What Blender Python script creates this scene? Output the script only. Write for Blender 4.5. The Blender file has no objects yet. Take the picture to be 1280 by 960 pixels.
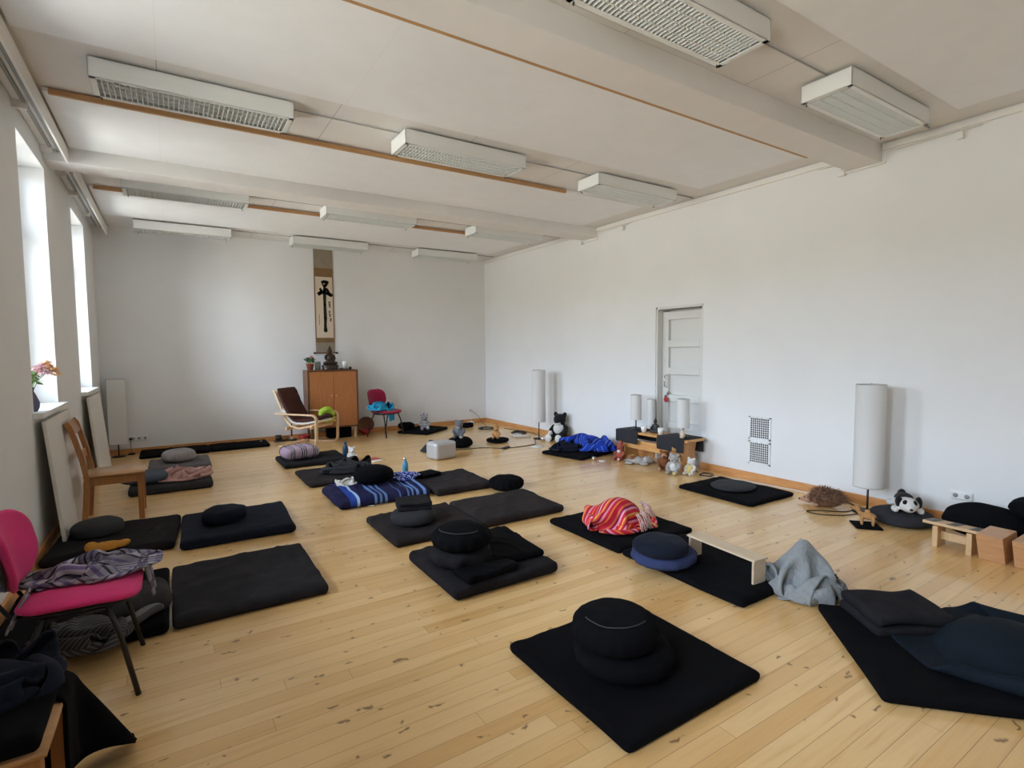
import bpy, bmesh, math, random
from mathutils import Vector, Matrix, noise
PI = math.pi
SC = bpy.context.scene
COL = SC.collection
R_, L_, D_, H_, F_ = 5.733, -0.90, 10.024, 3.46, -1.6      # right wall, left wall, back wall, ceiling, front wall

# ------------------------------------------------------------------ materials
def _mat(name):
    m = bpy.data.materials.new(name); m.use_nodes = True
    nt = m.node_tree; b = nt.nodes['Principled BSDF']
    return m, nt, b
def N(nt, t, **k):
    n = nt.nodes.new(t)
    for a, v in k.items():
        if a in n.inputs: n.inputs[a].default_value = v
        else: setattr(n, a, v)
    return n
def ramp(nt, pts, interp='LINEAR'):
    r = nt.nodes.new('ShaderNodeValToRGB'); cr = r.color_ramp; cr.interpolation = interp
    while len(cr.elements) > 1: cr.elements.remove(cr.elements[-1])
    cr.elements[0].position = pts[0][0]; cr.elements[0].color = (*pts[0][1], 1)
    for p, c in pts[1:]:
        e = cr.elements.new(p); e.color = (*c, 1)
    return r
def bump(nt, b, src, strength, dist=0.01):
    n = N(nt, 'ShaderNodeBump'); n.inputs['Strength'].default_value = strength; n.inputs['Distance'].default_value = dist
    nt.links.new(src, n.inputs['Height']); nt.links.new(n.outputs[0], b.inputs['Normal'])
def plain(name, c, rough=.5, metal=0, var=.0, scale=20, spec=.5, coat=0, bmp=0):
    m, nt, b = _mat(name)
    b.inputs['Base Color'].default_value = (*c, 1); b.inputs['Roughness'].default_value = rough
    b.inputs['Metallic'].default_value = metal; b.inputs['Specular IOR Level'].default_value = spec
    b.inputs['Coat Weight'].default_value = coat
    if var or bmp:
        tc = N(nt, 'ShaderNodeTexCoord'); no = N(nt, 'ShaderNodeTexNoise', Scale=scale, Detail=4.0)
        nt.links.new(tc.outputs['Object'], no.inputs['Vector'])
        if var:
            r = ramp(nt, [(.3, tuple(x*(1-var) for x in c)), (.7, tuple(min(1, x*(1+var)) for x in c))])
            nt.links.new(no.outputs['Fac'], r.inputs[0]); nt.links.new(r.outputs[0], b.inputs['Base Color'])
        if bmp: bump(nt, b, no.outputs['Fac'], bmp)
    return m
def fabric(name, c, rough=.95, var=.12, weave=350, wr=.35, sheen=.0, wscale=9, spec=.2):
    m, nt, b = _mat(name)
    b.inputs['Roughness'].default_value = rough; b.inputs['Specular IOR Level'].default_value = spec
    b.inputs['Sheen Weight'].default_value = sheen; b.inputs['Sheen Roughness'].default_value = .5
    tc = N(nt, 'ShaderNodeTexCoord')
    n1 = N(nt, 'ShaderNodeTexNoise', Scale=wscale, Detail=6.0, Roughness=.6)
    n2 = N(nt, 'ShaderNodeTexNoise', Scale=weave, Detail=2.0)
    for n in (n1, n2): nt.links.new(tc.outputs['Object'], n.inputs['Vector'])
    r = ramp(nt, [(.25, tuple(x*(1-var) for x in c)), (.75, tuple(min(1, x*(1+var)) for x in c))])
    nt.links.new(n1.outputs['Fac'], r.inputs[0]); nt.links.new(r.outputs[0], b.inputs['Base Color'])
    b1 = N(nt, 'ShaderNodeBump'); b1.inputs['Strength'].default_value = wr; b1.inputs['Distance'].default_value = .012
    b2 = N(nt, 'ShaderNodeBump'); b2.inputs['Strength'].default_value = .3; b2.inputs['Distance'].default_value = .001
    nt.links.new(n1.outputs['Fac'], b1.inputs['Height']); nt.links.new(n2.outputs['Fac'], b2.inputs['Height'])
    nt.links.new(b1.outputs[0], b2.inputs['Normal']); nt.links.new(b2.outputs[0], b.inputs['Normal'])
    return m
def stripes(name, pts, rep=1.0, axis=0, rough=.95, second=None, rep2=1.0):
    """woven stripes across the cloth's own weave coordinates (UV)"""
    m, nt, b = _mat(name); b.inputs['Roughness'].default_value = rough; b.inputs['Specular IOR Level'].default_value = .2
    uv = N(nt, 'ShaderNodeUVMap'); uv.uv_map = 'UVMap'
    sp = N(nt, 'ShaderNodeSeparateXYZ'); nt.links.new(uv.outputs[0], sp.inputs[0])
    def band(ax, rp, pp):
        mu = N(nt, 'ShaderNodeMath', operation='MULTIPLY'); mu.inputs[1].default_value = rp
        fr = N(nt, 'ShaderNodeMath', operation='FRACT'); r = ramp(nt, pp, 'CONSTANT')
        nt.links.new(sp.outputs[ax], mu.inputs[0]); nt.links.new(mu.outputs[0], fr.inputs[0]); nt.links.new(fr.outputs[0], r.inputs[0])
        return r.outputs[0]
    c = band(axis, rep, pts)
    if second:
        c2 = band(1-axis, rep2, second)
        mx = N(nt, 'ShaderNodeMix', data_type='RGBA', blend_type='MULTIPLY'); mx.inputs[0].default_value = 1
        nt.links.new(c, mx.inputs[6]); nt.links.new(c2, mx.inputs[7]); c = mx.outputs[2]
    nt.links.new(c, b.inputs['Base Color'])
    tc = N(nt, 'ShaderNodeTexCoord'); n1 = N(nt, 'ShaderNodeTexNoise', Scale=30.0, Detail=5.0)
    nt.links.new(tc.outputs['Object'], n1.inputs['Vector']); bump(nt, b, n1.outputs['Fac'], .4, .008)
    return m
def wood(name, c1, c2, scale=6, axis=0, rough=.45, coat=.0, stretch=10):
    m, nt, b = _mat(name); b.inputs['Roughness'].default_value = rough; b.inputs['Coat Weight'].default_value = coat
    tc = N(nt, 'ShaderNodeTexCoord'); mp = N(nt, 'ShaderNodeMapping')
    s = [stretch]*3; s[axis] = 1; mp.inputs['Scale'].default_value = s
    n1 = N(nt, 'ShaderNodeTexNoise', Scale=float(scale), Detail=5.0, Distortion=.8)
    nt.links.new(tc.outputs['Object'], mp.inputs[0]); nt.links.new(mp.outputs[0], n1.inputs['Vector'])
    r = ramp(nt, [(.3, c1), (.7, c2)]); nt.links.new(n1.outputs['Fac'], r.inputs[0]); nt.links.new(r.outputs[0], b.inputs['Base Color'])
    bump(nt, b, n1.outputs['Fac'], .06)
    return m
def ceiling_board(name, c, joint, jw, bw, bh, rough=.9):
    m, nt, b = _mat(name); b.inputs['Roughness'].default_value = rough; b.inputs['Specular IOR Level'].default_value = .2
    tc = N(nt, 'ShaderNodeTexCoord')
    br = N(nt, 'ShaderNodeTexBrick', offset=0.0, squash=1.0)
    br.inputs['Scale'].default_value = 1; br.inputs['Mortar Size'].default_value = jw; br.inputs['Mortar Smooth'].default_value = 0
    br.inputs['Brick Width'].default_value = bw; br.inputs['Row Height'].default_value = bh
    br.inputs['Color1'].default_value = (*c, 1); br.inputs['Color2'].default_value = (*c, 1); br.inputs['Mortar'].default_value = (*joint, 1)
    nt.links.new(tc.outputs['Object'], br.inputs['Vector'])
    n1 = N(nt, 'ShaderNodeTexNoise', Scale=5.0, Detail=6.0); nt.links.new(tc.outputs['Object'], n1.inputs['Vector'])
    r = ramp(nt, [(.3, (.97, .97, .97)), (.7, (1, 1, 1))]); nt.links.new(n1.outputs['Fac'], r.inputs[0])
    mx = N(nt, 'ShaderNodeMix', data_type='RGBA', blend_type='MULTIPLY'); mx.inputs[0].default_value = 1
    nt.links.new(br.outputs['Color'], mx.inputs[6]); nt.links.new(r.outputs[0], mx.inputs[7]); nt.links.new(mx.outputs[2], b.inputs['Base Color'])
    n2 = N(nt, 'ShaderNodeTexNoise', Scale=120.0, Detail=3.0); nt.links.new(tc.outputs['Object'], n2.inputs['Vector']); bump(nt, b, n2.outputs['Fac'], .15, .003)
    return m
def floor_mat():
    m, nt, b = _mat('pine_boards')
    tc = N(nt, 'ShaderNodeTexCoord')
    br = N(nt, 'ShaderNodeTexBrick', offset=.37, offset_frequency=2, squash=1.0)
    br.inputs['Scale'].default_value = 1; br.inputs['Mortar Size'].default_value = .0012; br.inputs['Mortar Smooth'].default_value = .3
    br.inputs['Brick Width'].default_value = 2.3; br.inputs['Row Height'].default_value = .088; br.inputs['Bias'].default_value = 0
    br.inputs['Color1'].default_value = (0, 0, 0, 1); br.inputs['Color2'].default_value = (1, 1, 1, 1); br.inputs['Mortar'].default_value = (.5, .5, .5, 1)
    # each row of boards is shifted by its own random length
    sp = N(nt, 'ShaderNodeSeparateXYZ'); nt.links.new(tc.outputs['Object'], sp.inputs[0])
    dv = N(nt, 'ShaderNodeMath', operation='DIVIDE'); dv.inputs[1].default_value = .088; nt.links.new(sp.outputs[1], dv.inputs[0])
    fl = N(nt, 'ShaderNodeMath', operation='FLOOR'); nt.links.new(dv.outputs[0], fl.inputs[0])
    wn = N(nt, 'ShaderNodeTexWhiteNoise', noise_dimensions='1D'); nt.links.new(fl.outputs[0], wn.inputs['W'])
    ml = N(nt, 'ShaderNodeMath', operation='MULTIPLY_ADD'); ml.inputs[1].default_value = 4.0
    nt.links.new(wn.outputs['Value'], ml.inputs[0]); nt.links.new(sp.outputs[0], ml.inputs[2])
    cb = N(nt, 'ShaderNodeCombineXYZ'); nt.links.new(ml.outputs[0], cb.inputs[0]); nt.links.new(sp.outputs[1], cb.inputs[1])
    nt.links.new(cb.outputs[0], br.inputs['Vector'])
    # board tone
    tone = ramp(nt, [(0, (.72, .435, .165)), (.35, (.79, .52, .23)), (.7, (.84, .58, .275)), (1, (.75, .465, .185))])
    nt.links.new(br.outputs['Color'], tone.inputs[0])
    # grain along the board
    mp = N(nt, 'ShaderNodeMapping'); mp.inputs['Scale'].default_value = (.9, 14, 1)
    wo = N(nt, 'ShaderNodeVectorMath', operation='ADD'); nt.links.new(cb.outputs[0], wo.inputs[0])
    wc = N(nt, 'ShaderNodeCombineXYZ'); nt.links.new(wn.outputs['Value'], wc.inputs[2]); nt.links.new(wc.outputs[0], wo.inputs[1])
    nt.links.new(wo.outputs[0], mp.inputs[0])
    g = N(nt, 'ShaderNodeTexNoise', Scale=2.0, Detail=5.0, Roughness=.5, Distortion=.6); nt.links.new(mp.outputs[0], g.inputs['Vector'])
    gr = ramp(nt, [(.25, (.80, .66, .48)), (.42, (.96, .93, .88)), (.55, (1, 1, 1)), (.72, (.95, .90, .82))]); nt.links.new(g.outputs['Fac'], gr.inputs[0])
    mx = N(nt, 'ShaderNodeMix', data_type='RGBA', blend_type='MULTIPLY'); mx.inputs[0].default_value = .8
    nt.links.new(tone.outputs[0], mx.inputs[6]); nt.links.new(gr.outputs[0], mx.inputs[7])
    # knots
    mk = N(nt, 'ShaderNodeMapping'); mk.inputs['Scale'].default_value = (4.3, 9.0, 1); nt.links.new(wo.outputs[0], mk.inputs[0])
    nd = N(nt, 'ShaderNodeTexNoise', Scale=14.0, Detail=2.0); nt.links.new(tc.outputs['Object'], nd.inputs['Vector'])
    nm = N(nt, 'ShaderNodeVectorMath', operation='SCALE'); nm.inputs['Scale'].default_value = .8; nt.links.new(nd.outputs['Color'], nm.inputs[0])
    na = N(nt, 'ShaderNodeVectorMath', operation='ADD'); nt.links.new(mk.outputs[0], na.inputs[0]); nt.links.new(nm.outputs[0], na.inputs[1])
    vo = N(nt, 'ShaderNodeTexVoronoi', feature='F1', voronoi_dimensions='2D'); vo.inputs['Scale'].default_value = 1.0; nt.links.new(na.outputs[0], vo.inputs['Vector'])
    ks = N(nt, 'ShaderNodeSeparateColor'); nt.links.new(vo.outputs['Color'], ks.inputs[0])
    gt = N(nt, 'ShaderNodeMath', operation='GREATER_THAN'); gt.inputs[1].default_value = .48; nt.links.new(ks.outputs[0], gt.inputs[0])
    kr = ramp(nt, [(0, (1, 1, 1)), (.05, (1, 1, 1)), (.07, (.30, .30, .30)), (.11, (0, 0, 0))]); nt.links.new(vo.outputs['Distance'], kr.inputs[0])
    kf = N(nt, 'ShaderNodeMath', operation='MULTIPLY'); nt.links.new(kr.outputs[0], kf.inputs[0]); nt.links.new(gt.outputs[0], kf.inputs[1])
    kf2 = N(nt, 'ShaderNodeMath', operation='MULTIPLY'); kf2.inputs[1].default_value = .8; nt.links.new(kf.outputs[0], kf2.inputs[0])
    mk2 = N(nt, 'ShaderNodeMix', data_type='RGBA'); nt.links.new(kf2.outputs[0], mk2.inputs[0]); nt.links.new(mx.outputs[2], mk2.inputs[6]); mk2.inputs[7].default_value = (.17, .07, .022, 1)
    # joints
    mj = N(nt, 'ShaderNodeMix', data_type='RGBA'); nt.links.new(br.outputs['Fac'], mj.inputs[0]); nt.links.new(mk2.outputs[2], mj.inputs[6]); mj.inputs[7].default_value = (.40, .22, .09, 1)
    nt.links.new(mj.outputs[2], b.inputs['Base Color'])
    rr = N(nt, 'ShaderNodeMapRange'); b.inputs['Coat Weight'].default_value = .5; b.inputs['Coat Roughness'].default_value = .10; rr.inputs['To Min'].default_value = .25; rr.inputs['To Max'].default_value = .38
    nt.links.new(g.outputs['Fac'], rr.inputs['Value']); nt.links.new(rr.outputs[0], b.inputs['Roughness'])
    inv = N(nt, 'ShaderNodeMath', operation='SUBTRACT'); inv.inputs[0].default_value = 1; nt.links.new(br.outputs['Fac'], inv.inputs[1])
    b1 = N(nt, 'ShaderNodeBump'); b1.inputs['Strength'].default_value = .5; b1.inputs['Distance'].default_value = .001
    nt.links.new(inv.outputs[0], b1.inputs['Height'])
    n3 = N(nt, 'ShaderNodeTexNoise', Scale=7.0, Detail=2.0); nt.links.new(tc.outputs['Object'], n3.inputs['Vector'])
    b2 = N(nt, 'ShaderNodeBump'); b2.inputs['Strength'].default_value = .12; b2.inputs['Distance'].default_value = .004
    nt.links.new(n3.outputs['Fac'], b2.inputs['Height']); nt.links.new(b1.outputs[0], b2.inputs['Normal']); nt.links.new(b2.outputs[0], b.inputs['Normal'])
    return m
def glass(name, c=(1, 1, 1)):
    m, nt, b = _mat(name); nt.nodes.remove(b)
    t = N(nt, 'ShaderNodeBsdfTransparent'); t.inputs[0].default_value = (*c, 1)
    g = N(nt, 'ShaderNodeBsdfGlossy'); g.inputs['Roughness'].default_value = .02
    mx = N(nt, 'ShaderNodeMixShader'); fr = N(nt, 'ShaderNodeFresnel'); fr.inputs[0].default_value = 1.45
    nt.links.new(fr.outputs[0], mx.inputs[0]); nt.links.new(t.outputs[0], mx.inputs[1]); nt.links.new(g.outputs[0], mx.inputs[2])
    nt.links.new(mx.outputs[0], nt.nodes['Material Output'].inputs[0]); return m
def paper(name, c):
    m, nt, b = _mat(name); nt.nodes.remove(b)
    d = N(nt, 'ShaderNodeBsdfDiffuse'); t = N(nt, 'ShaderNodeBsdfTranslucent'); mx = N(nt, 'ShaderNodeMixShader'); mx.inputs[0].default_value = .3
    for n in (d, t): n.inputs[0].default_value = (*c, 1)
    nt.links.new(d.outputs[0], mx.inputs[1]); nt.links.new(t.outputs[0], mx.inputs[2]); nt.links.new(mx.outputs[0], nt.nodes['Material Output'].inputs[0])
    return m

M = {}
M['wall'] = plain('wall_paint', (.795, .80, .80), .75, var=.015, scale=2.2, spec=.25, bmp=.05)
M['ceil'] = ceiling_board('ceiling_paint', (.80, .785, .765), (.40, .38, .35), .0022, 1.2, 60, .8)
M['panel'] = ceiling_board('ceiling_panel', (.87, .885, .90), (.82, .82, .81), .0018, 1.205, 60, .95)
M['floor'] = floor_mat()
M['white'] = plain('white_enamel', (.80, .81, .80), .4, spec=.4)
M['cover'] = plain('cover_board_paint', (.72, .69, .64), .6)
M['trimw'] = plain('white_gloss_paint', (.82, .81, .78), .45)
M['lampw'] = plain('lamp_housing_enamel', (.80, .82, .80), .35)
M['reflector'] = plain('lamp_reflector', (.30, .31, .30), .5)
M['pinebase'] = wood('varnished_pine_trim', (.50, .22, .07), (.66, .33, .12), 5, 0, .4)
M['pinebase_y'] = wood('varnished_pine_trim_y', (.52, .23, .075), (.68, .34, .125), 5, 1, .4)
M['strip'] = wood('raw_wood_batten', (.42, .23, .10), (.55, .32, .14), 8, 0, .6)
M['doorp'] = plain('door_paint', (.70, .70, .68), .5)
M['black'] = fabric('black_cotton', (.0045, .0045, .006), sheen=.0, spec=.08)
M['black2'] = fabric('worn_black_cotton', (.017, .016, .019), var=.25, wr=.7, sheen=.0, spec=.1)
M['charcoal'] = fabric('charcoal_cotton', (.030, .031, .036), sheen=.02)
M['brownblack'] = fabric('faded_black_corduroy', (.028, .0235, .0245), var=.3, wr=.8, wscale=6, sheen=.0, spec=.1)
M['navy'] = fabric('navy_cotton', (.010, .013, .025), sheen=.02, spec=.1)
M['slate'] = fabric('slate_blue_cotton', (.075, .10, .135))
M['indigo'] = fabric('indigo_cotton', (.035, .048, .125), wr=.5)
M['grey'] = fabric('grey_cotton', (.13, .12, .13))
M['lgrey'] = fabric('light_grey_linen', (.33, .31, .32))
M['pink'] = fabric('dusty_pink_blanket', (.50, .30, .28), wr=.6, sheen=.1)
M['knit'] = fabric('grey_knit', (.27, .29, .30), weave=90, wr=1.0, wscale=45, sheen=.1)
M['red'] = fabric('crimson_upholstery', (.34, .012, .055), sheen=.15, wr=.05)
M['magenta'] = fabric('raspberry_upholstery', (.68, .04, .19), sheen=.1, wr=.05)
M['turq'] = fabric('turquoise_fleece', (.03, .30, .50), wr=.5)
M['brown'] = fabric('dark_brown_canvas', (.080, .033, .027), wr=.3)
M['canvas'] = fabric('natural_canvas', (.78, .74, .68), wr=.2)
M['lime'] = fabric('lime_fleece', (.38, .56, .06), wr=.1)
M['darklime'] = fabric('dark_green_fleece', (.06, .12, .02), wr=.1)
M['blackmetal'] = plain('black_powder_coat', (.012, .012, .012), .45)
M['blackplastic'] = plain('black_plastic', (.015, .015, .015), .4)
M['chrome'] = plain('chrome', (.75, .75, .75), .15, 1)
M['steel'] = plain('brushed_steel', (.55, .55, .53), .35, 1)
M['silver'] = plain('silver_case_plastic', (.50, .50, .51), .38, .25)
M['birch'] = wood('bent_birch', (.70, .47, .26), (.80, .58, .36), 6, 0, .4)
M['oak'] = wood('stained_beech', (.33, .135, .045), (.43, .20, .07), 5, 2, .4, .2)
M['oaky'] = wood('beech_seat', (.44, .225, .085), (.54, .30, .125), 5, 0, .35, .2)
M['teak'] = wood('teak_veneer', (.42, .15, .045), (.54, .215, .07), 4, 2, .4, .1, 18)
M['teakdark'] = wood('teak_edge', (.13, .05, .02), (.19, .08, .03), 4, 2, .4)
M['pine'] = wood('pine_furniture', (.56, .27, .085), (.66, .36, .13), 5, 1, .4)
M['lightwood'] = wood('pale_birch', (.58, .45, .30), (.68, .55, .39), 6, 1, .5)
M['blockwood'] = wood('cherry_block', (.50, .26, .12), (.60, .34, .17), 5, 1, .45, .1)
M['stoolwood'] = wood('ash_stool', (.55, .36, .18), (.64, .44, .24), 5, 0, .5)
M['inlay'] = plain('dark_inlay', (.08, .075, .07), .6)
M['shade'] = paper('rice_paper', (.86, .86, .85))
M['terra'] = plain('terracotta', (.42, .12, .06), .8)
M['bronze'] = plain('dark_bronze', (.055, .035, .025), .4, .4, var=.5, scale=60)
M['wax'] = plain('white_wax', (.85, .85, .82), .5)
M['leaf'] = plain('green_leaves', (.06, .13, .035), .6)
M['leafl'] = plain('light_green_leaves', (.16, .28, .07), .6)
M['petal'] = plain('pink_petals', (.80, .50, .55), .7)
M['petalo'] = plain('cream_orange_petals', (.80, .52, .28), .7)
M['purpleglass'] = plain('violet_glass', (.10, .09, .17), .1)
M['redglass'] = plain('red_glass', (.50, .02, .02), .2)
M['maroon'] = plain('maroon_wax', (.12, .01, .02), .5)
M['wicker'] = plain('wicker', (.20, .08, .04), .7, var=.4, scale=80)
M['paper'] = plain('white_paper', (.80, .79, .76), .8)
M['redpaper'] = plain('red_booklet', (.62, .13, .10), .7)
M['bottle_navy'] = plain('navy_bottle', (.015, .05, .11), .3)
M['bottle_blue'] = plain('sky_blue_bottle', (.07, .28, .48), .3)
M['cream'] = plain('scroll_paper', (.66, .55, .42), .85)
M['taupe'] = fabric('scroll_silk_taupe', (.30, .25, .19), wr=.05)
M['bronzesilk'] = fabric('scroll_silk_brown', (.23, .14, .065), wr=.05)
M['ink'] = plain('black_ink', (.01, .01, .01), .8)
M['furb'] = fabric('black_plush', (.010, .010, .011), weave=120, wr=.8, wscale=60, sheen=.1)
M['furw'] = fabric('white_plush', (.70, .70, .68), weave=120, wr=.8, wscale=60)
M['furg'] = fabric('grey_plush', (.16, .165, .18), weave=120, wr=.9, wscale=50, var=.4)
M['furlg'] = fabric('light_grey_plush', (.40, .39, .37), weave=120, wr=.9, wscale=50, var=.2)
M['furt'] = fabric('tan_plush', (.50, .27, .11), weave=120, wr=.9, wscale=50, var=.3)
M['furo'] = fabric('orange_plush', (.52, .25, .05), weave=120, wr=.6, wscale=40)
M['furbr'] = fabric('brown_plush', (.22, .085, .035), weave=120, wr=.9, wscale=50, var=.3)
M['furhog'] = fabric('brown_shaggy_fur', (.21, .115, .072), weave=120, wr=.9, wscale=50, var=.5)
M['furskin'] = fabric('snout_felt', (.42, .24, .16), wr=.2)
M['furred'] = fabric('red_felt', (.34, .09, .06), wr=.3, var=.3)
M['fury'] = fabric('yellow_plush', (.62, .48, .20), wr=.6)
def _zebra():
    m, nt, b = _mat('zebra_plush'); tc = N(nt, 'ShaderNodeTexCoord'); wv_ = N(nt, 'ShaderNodeTexWave', Scale=14.0, Distortion=6.0); wv_.bands_direction = 'Z'
    r = ramp(nt, [(0, (.05, .05, .06)), (.38, (.55, .56, .60))], 'CONSTANT'); nt.links.new(tc.outputs['Object'], wv_.inputs['Vector']); nt.links.new(wv_.outputs['Fac'], r.inputs[0]); nt.links.new(r.outputs[0], b.inputs['Base Color']); b.inputs['Roughness'].default_value = .95
    return m
M['zebra'] = _zebra()
M['cable'] = plain('black_cable', (.015, .015, .015), .5)
M['cablew'] = plain('white_cable', (.75, .75, .74), .5)
M['ductshade'] = plain('painted_duct_shade', (.01, .01, .01), .9)  # near-black that paints in the shade behind the grille holes
M['clayred'] = plain('red_ceramic', (.45, .03, .04), .35)
M['amber'] = plain('amber_glass', (.25, .12, .03), .2)
M['trayd'] = plain('dark_tray', (.035, .022, .018), .5)

# ------------------------------------------------------------------ mesh builder
class B:
    def __init__(s):
        s.bm = bmesh.new(); s.uv = s.bm.loops.layers.uv.new('UVMap')
    def face(s, vs, smooth=False):
        try: f = s.bm.faces.new(vs)
        except ValueError: return None
        f.smooth = smooth; return f
    def grid(s, fn, nu, nv, closeu=False, closev=False, smooth=True, uvfn=None, flip=False):
        V = [[s.bm.verts.new(fn(i/nu, j/nv)) for j in range(nv + (0 if closev else 1))] for i in range(nu + (0 if closeu else 1))]
        for i in range(nu):
            for j in range(nv):
                a, b = i, (i+1) % len(V) if closeu else i+1
                c, d = j, (j+1) % len(V[0]) if closev else j+1
                q = [V[a][c], V[b][c], V[b][d], V[a][d]]; w = [(i/nu, j/nv), ((i+1)/nu, j/nv), ((i+1)/nu, (j+1)/nv), (i/nu, (j+1)/nv)]
                if flip: q.reverse(); w.reverse()
                f = s.face(q, smooth)
                if f:
                    for l, (x, y) in zip(f.loops, w): l[s.uv].uv = uvfn(x, y) if uvfn else (x, y)
        return V
    def box(s, c, d, rot=None, taper=None, smooth=False):
        c = Vector(c); h = [x/2 for x in d]; R = rot or Matrix.Identity(3)
        vs = []
        for z in (-1, 1):
            for x, y in ((-1, -1), (1, -1), (1, 1), (-1, 1)):
                k = taper if (taper and z > 0) else 1
                vs.append(s.bm.verts.new(c + R @ Vector((x*h[0]*k, y*h[1]*k, z*h[2]))))
        for q in ((3, 2, 1, 0), (4, 5, 6, 7), (0, 1, 5, 4), (1, 2, 6, 5), (2, 3, 7, 6), (3, 0, 4, 7)):
            f = s.face([vs[i] for i in q], smooth)
        return s
    def prism(s, pts, off):
        a = [s.bm.verts.new(p) for p in pts]; o = Vector(off); b = [s.bm.verts.new(Vector(p)+o) for p in pts]
        s.face(a[::-1]); s.face(b)
        for i in range(len(a)):
            j = (i+1) % len(a); s.face([a[i], a[j], b[j], b[i]])
        return s
    def tube(s, pts, r, seg=8, closed=False, caps=True):
        pts = [Vector(p) for p in pts]; n = len(pts); rs = r if isinstance(r, (list, tuple)) else [r]*n
        rings = []; up = None
        for i, p in enumerate(pts):
            t = (pts[(i+1) % n]-pts[i-1]) if closed else (pts[min(i+1, n-1)]-pts[max(i-1, 0)])
            t.normalize()
            if up is None:
                up = t.orthogonal().normalized()
            else:
                up = (up - t*up.dot(t))
                if up.length < 1e-6: up = t.orthogonal()
                up.normalize()
            w = t.cross(up)
            rings.append([s.bm.verts.new(p+(up*math.cos(2*PI*k/seg)+w*math.sin(2*PI*k/seg))*rs[i]) for k in range(seg)])
        m = n if closed else n-1
        for i in range(m):
            a, b = rings[i], rings[(i+1) % n]
            for k in range(seg):
                s.face([a[k], a[(k+1) % seg], b[(k+1) % seg], b[k]], True)
        if caps and not closed:
            s.face(rings[0][::-1]); s.face(rings[-1])
        return s
    def lathe(s, prof, seg=24, c=(0, 0, 0), rad=None, smooth=True, M3=None):
        c = Vector(c); R = M3 or Matrix.Identity(3); rings = []
        for (r, z) in prof:
            if r < 1e-6: rings.append([s.bm.verts.new(c+R @ Vector((0, 0, z)))]); continue
            ring = []
            for k in range(seg):
                a = 2*PI*k/seg; q = rad(a, r, z) if rad else r
                ring.append(s.bm.verts.new(c+R @ Vector((q*math.cos(a), q*math.sin(a), z))))
            rings.append(ring)
        for a, b in zip(rings, rings[1:]):
            for k in range(seg):
                k2 = (k+1) % seg
                if len(a) == 1 and len(b) == 1: continue
                if len(a) == 1: s.face([a[0], b[k2], b[k]], smooth)
                elif len(b) == 1: s.face([a[k], a[k2], b[0]], smooth)
                else: s.face([a[k], a[k2], b[k2], b[k]], smooth)
        return s
    def ell(s, c, r, rot=None, seg=16, rings=10):
        if not isinstance(r, (tuple, list)): r = (r, r, r)
        R = rot or Matrix.Identity(3); c = Vector(c); rows = []
        for i in range(rings+1):
            t = PI*i/rings
            if i in (0, rings): rows.append([s.bm.verts.new(c+R @ Vector((0, 0, r[2]*math.cos(t))))]); continue
            rows.append([s.bm.verts.new(c+R @ Vector((r[0]*math.sin(t)*math.cos(2*PI*k/seg), r[1]*math.sin(t)*math.sin(2*PI*k/seg), r[2]*math.cos(t)))) for k in range(seg)])
        for a, b in zip(rows, rows[1:]):
            for k in range(seg):
                k2 = (k+1) % seg
                if len(a) == 1: s.face([a[0], b[k], b[k2]], True)
                elif len(b) == 1: s.face([a[k2], a[k], b[0]], True)
                else: s.face([a[k2], a[k], b[k], b[k2]], True)
        return s
    def ribbon(s, path, y0, y1, th, smooth=True):
        """slab swept along an x-z path between y0 and y1, thickness th"""
        P = [Vector((p[0], 0, p[1])) for p in path]; rows = []
        for i, p in enumerate(P):
            t = (P[min(i+1, len(P)-1)]-P[max(i-1, 0)]).normalized(); n = Vector((-t.z, 0, t.x))*th/2
            rows.append([s.bm.verts.new(p+n+Vector((0, y0, 0))), s.bm.verts.new(p+n+Vector((0, y1, 0))), s.bm.verts.new(p-n+Vector((0, y1, 0))), s.bm.verts.new(p-n+Vector((0, y0, 0)))])
        for a, b in zip(rows, rows[1:]):
            for k in range(4): s.face([a[k], b[k], b[(k+1) % 4], a[(k+1) % 4]], smooth)
        s.face(rows[0]); s.face(rows[-1][::-1]); return s
    def rbox(s, c, d, r, n=(8, 8, 3), fn=None, rot=None):
        """rounded box, evenly gridded; fn(point)->point reshapes it"""
        r = r if isinstance(r, (tuple, list)) else (r, r, r)
        r = [min(r[i], d[i]/2*.999) for i in range(3)]
        h = [x/2 for x in d]; verts = {}; c = Vector(c); R = rot or Matrix.Identity(3)
        def V(i, j, k):
            if (i, j, k) in verts: return verts[i, j, k]
            def cs(t, a):  # cluster lines near the edges
                return t
            p = [(-1+2*i/n[0])*h[0], (-1+2*j/n[1])*h[1], (-1+2*k/n[2])*h[2]]
            q = [max(-(h[a]-r[a]), min(h[a]-r[a], p[a])) for a in range(3)]
            v = Vector([(p[a]-q[a])/r[a] for a in range(3)])
            if v.length > 1e-9: v.normalize()
            p = Vector([q[a]+v[a]*r[a] for a in range(3)])
            if fn: p = Vector(fn(p))
            verts[i, j, k] = s.bm.verts.new(c+R @ p); return verts[i, j, k]
        def quad(a, b, cc, dd, uvs):
            f = s.face([V(*a), V(*b), V(*cc), V(*dd)], True)
            if f:
                for l, u in zip(f.loops, uvs): l[s.uv].uv = u
        X, Y, Z = n
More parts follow.
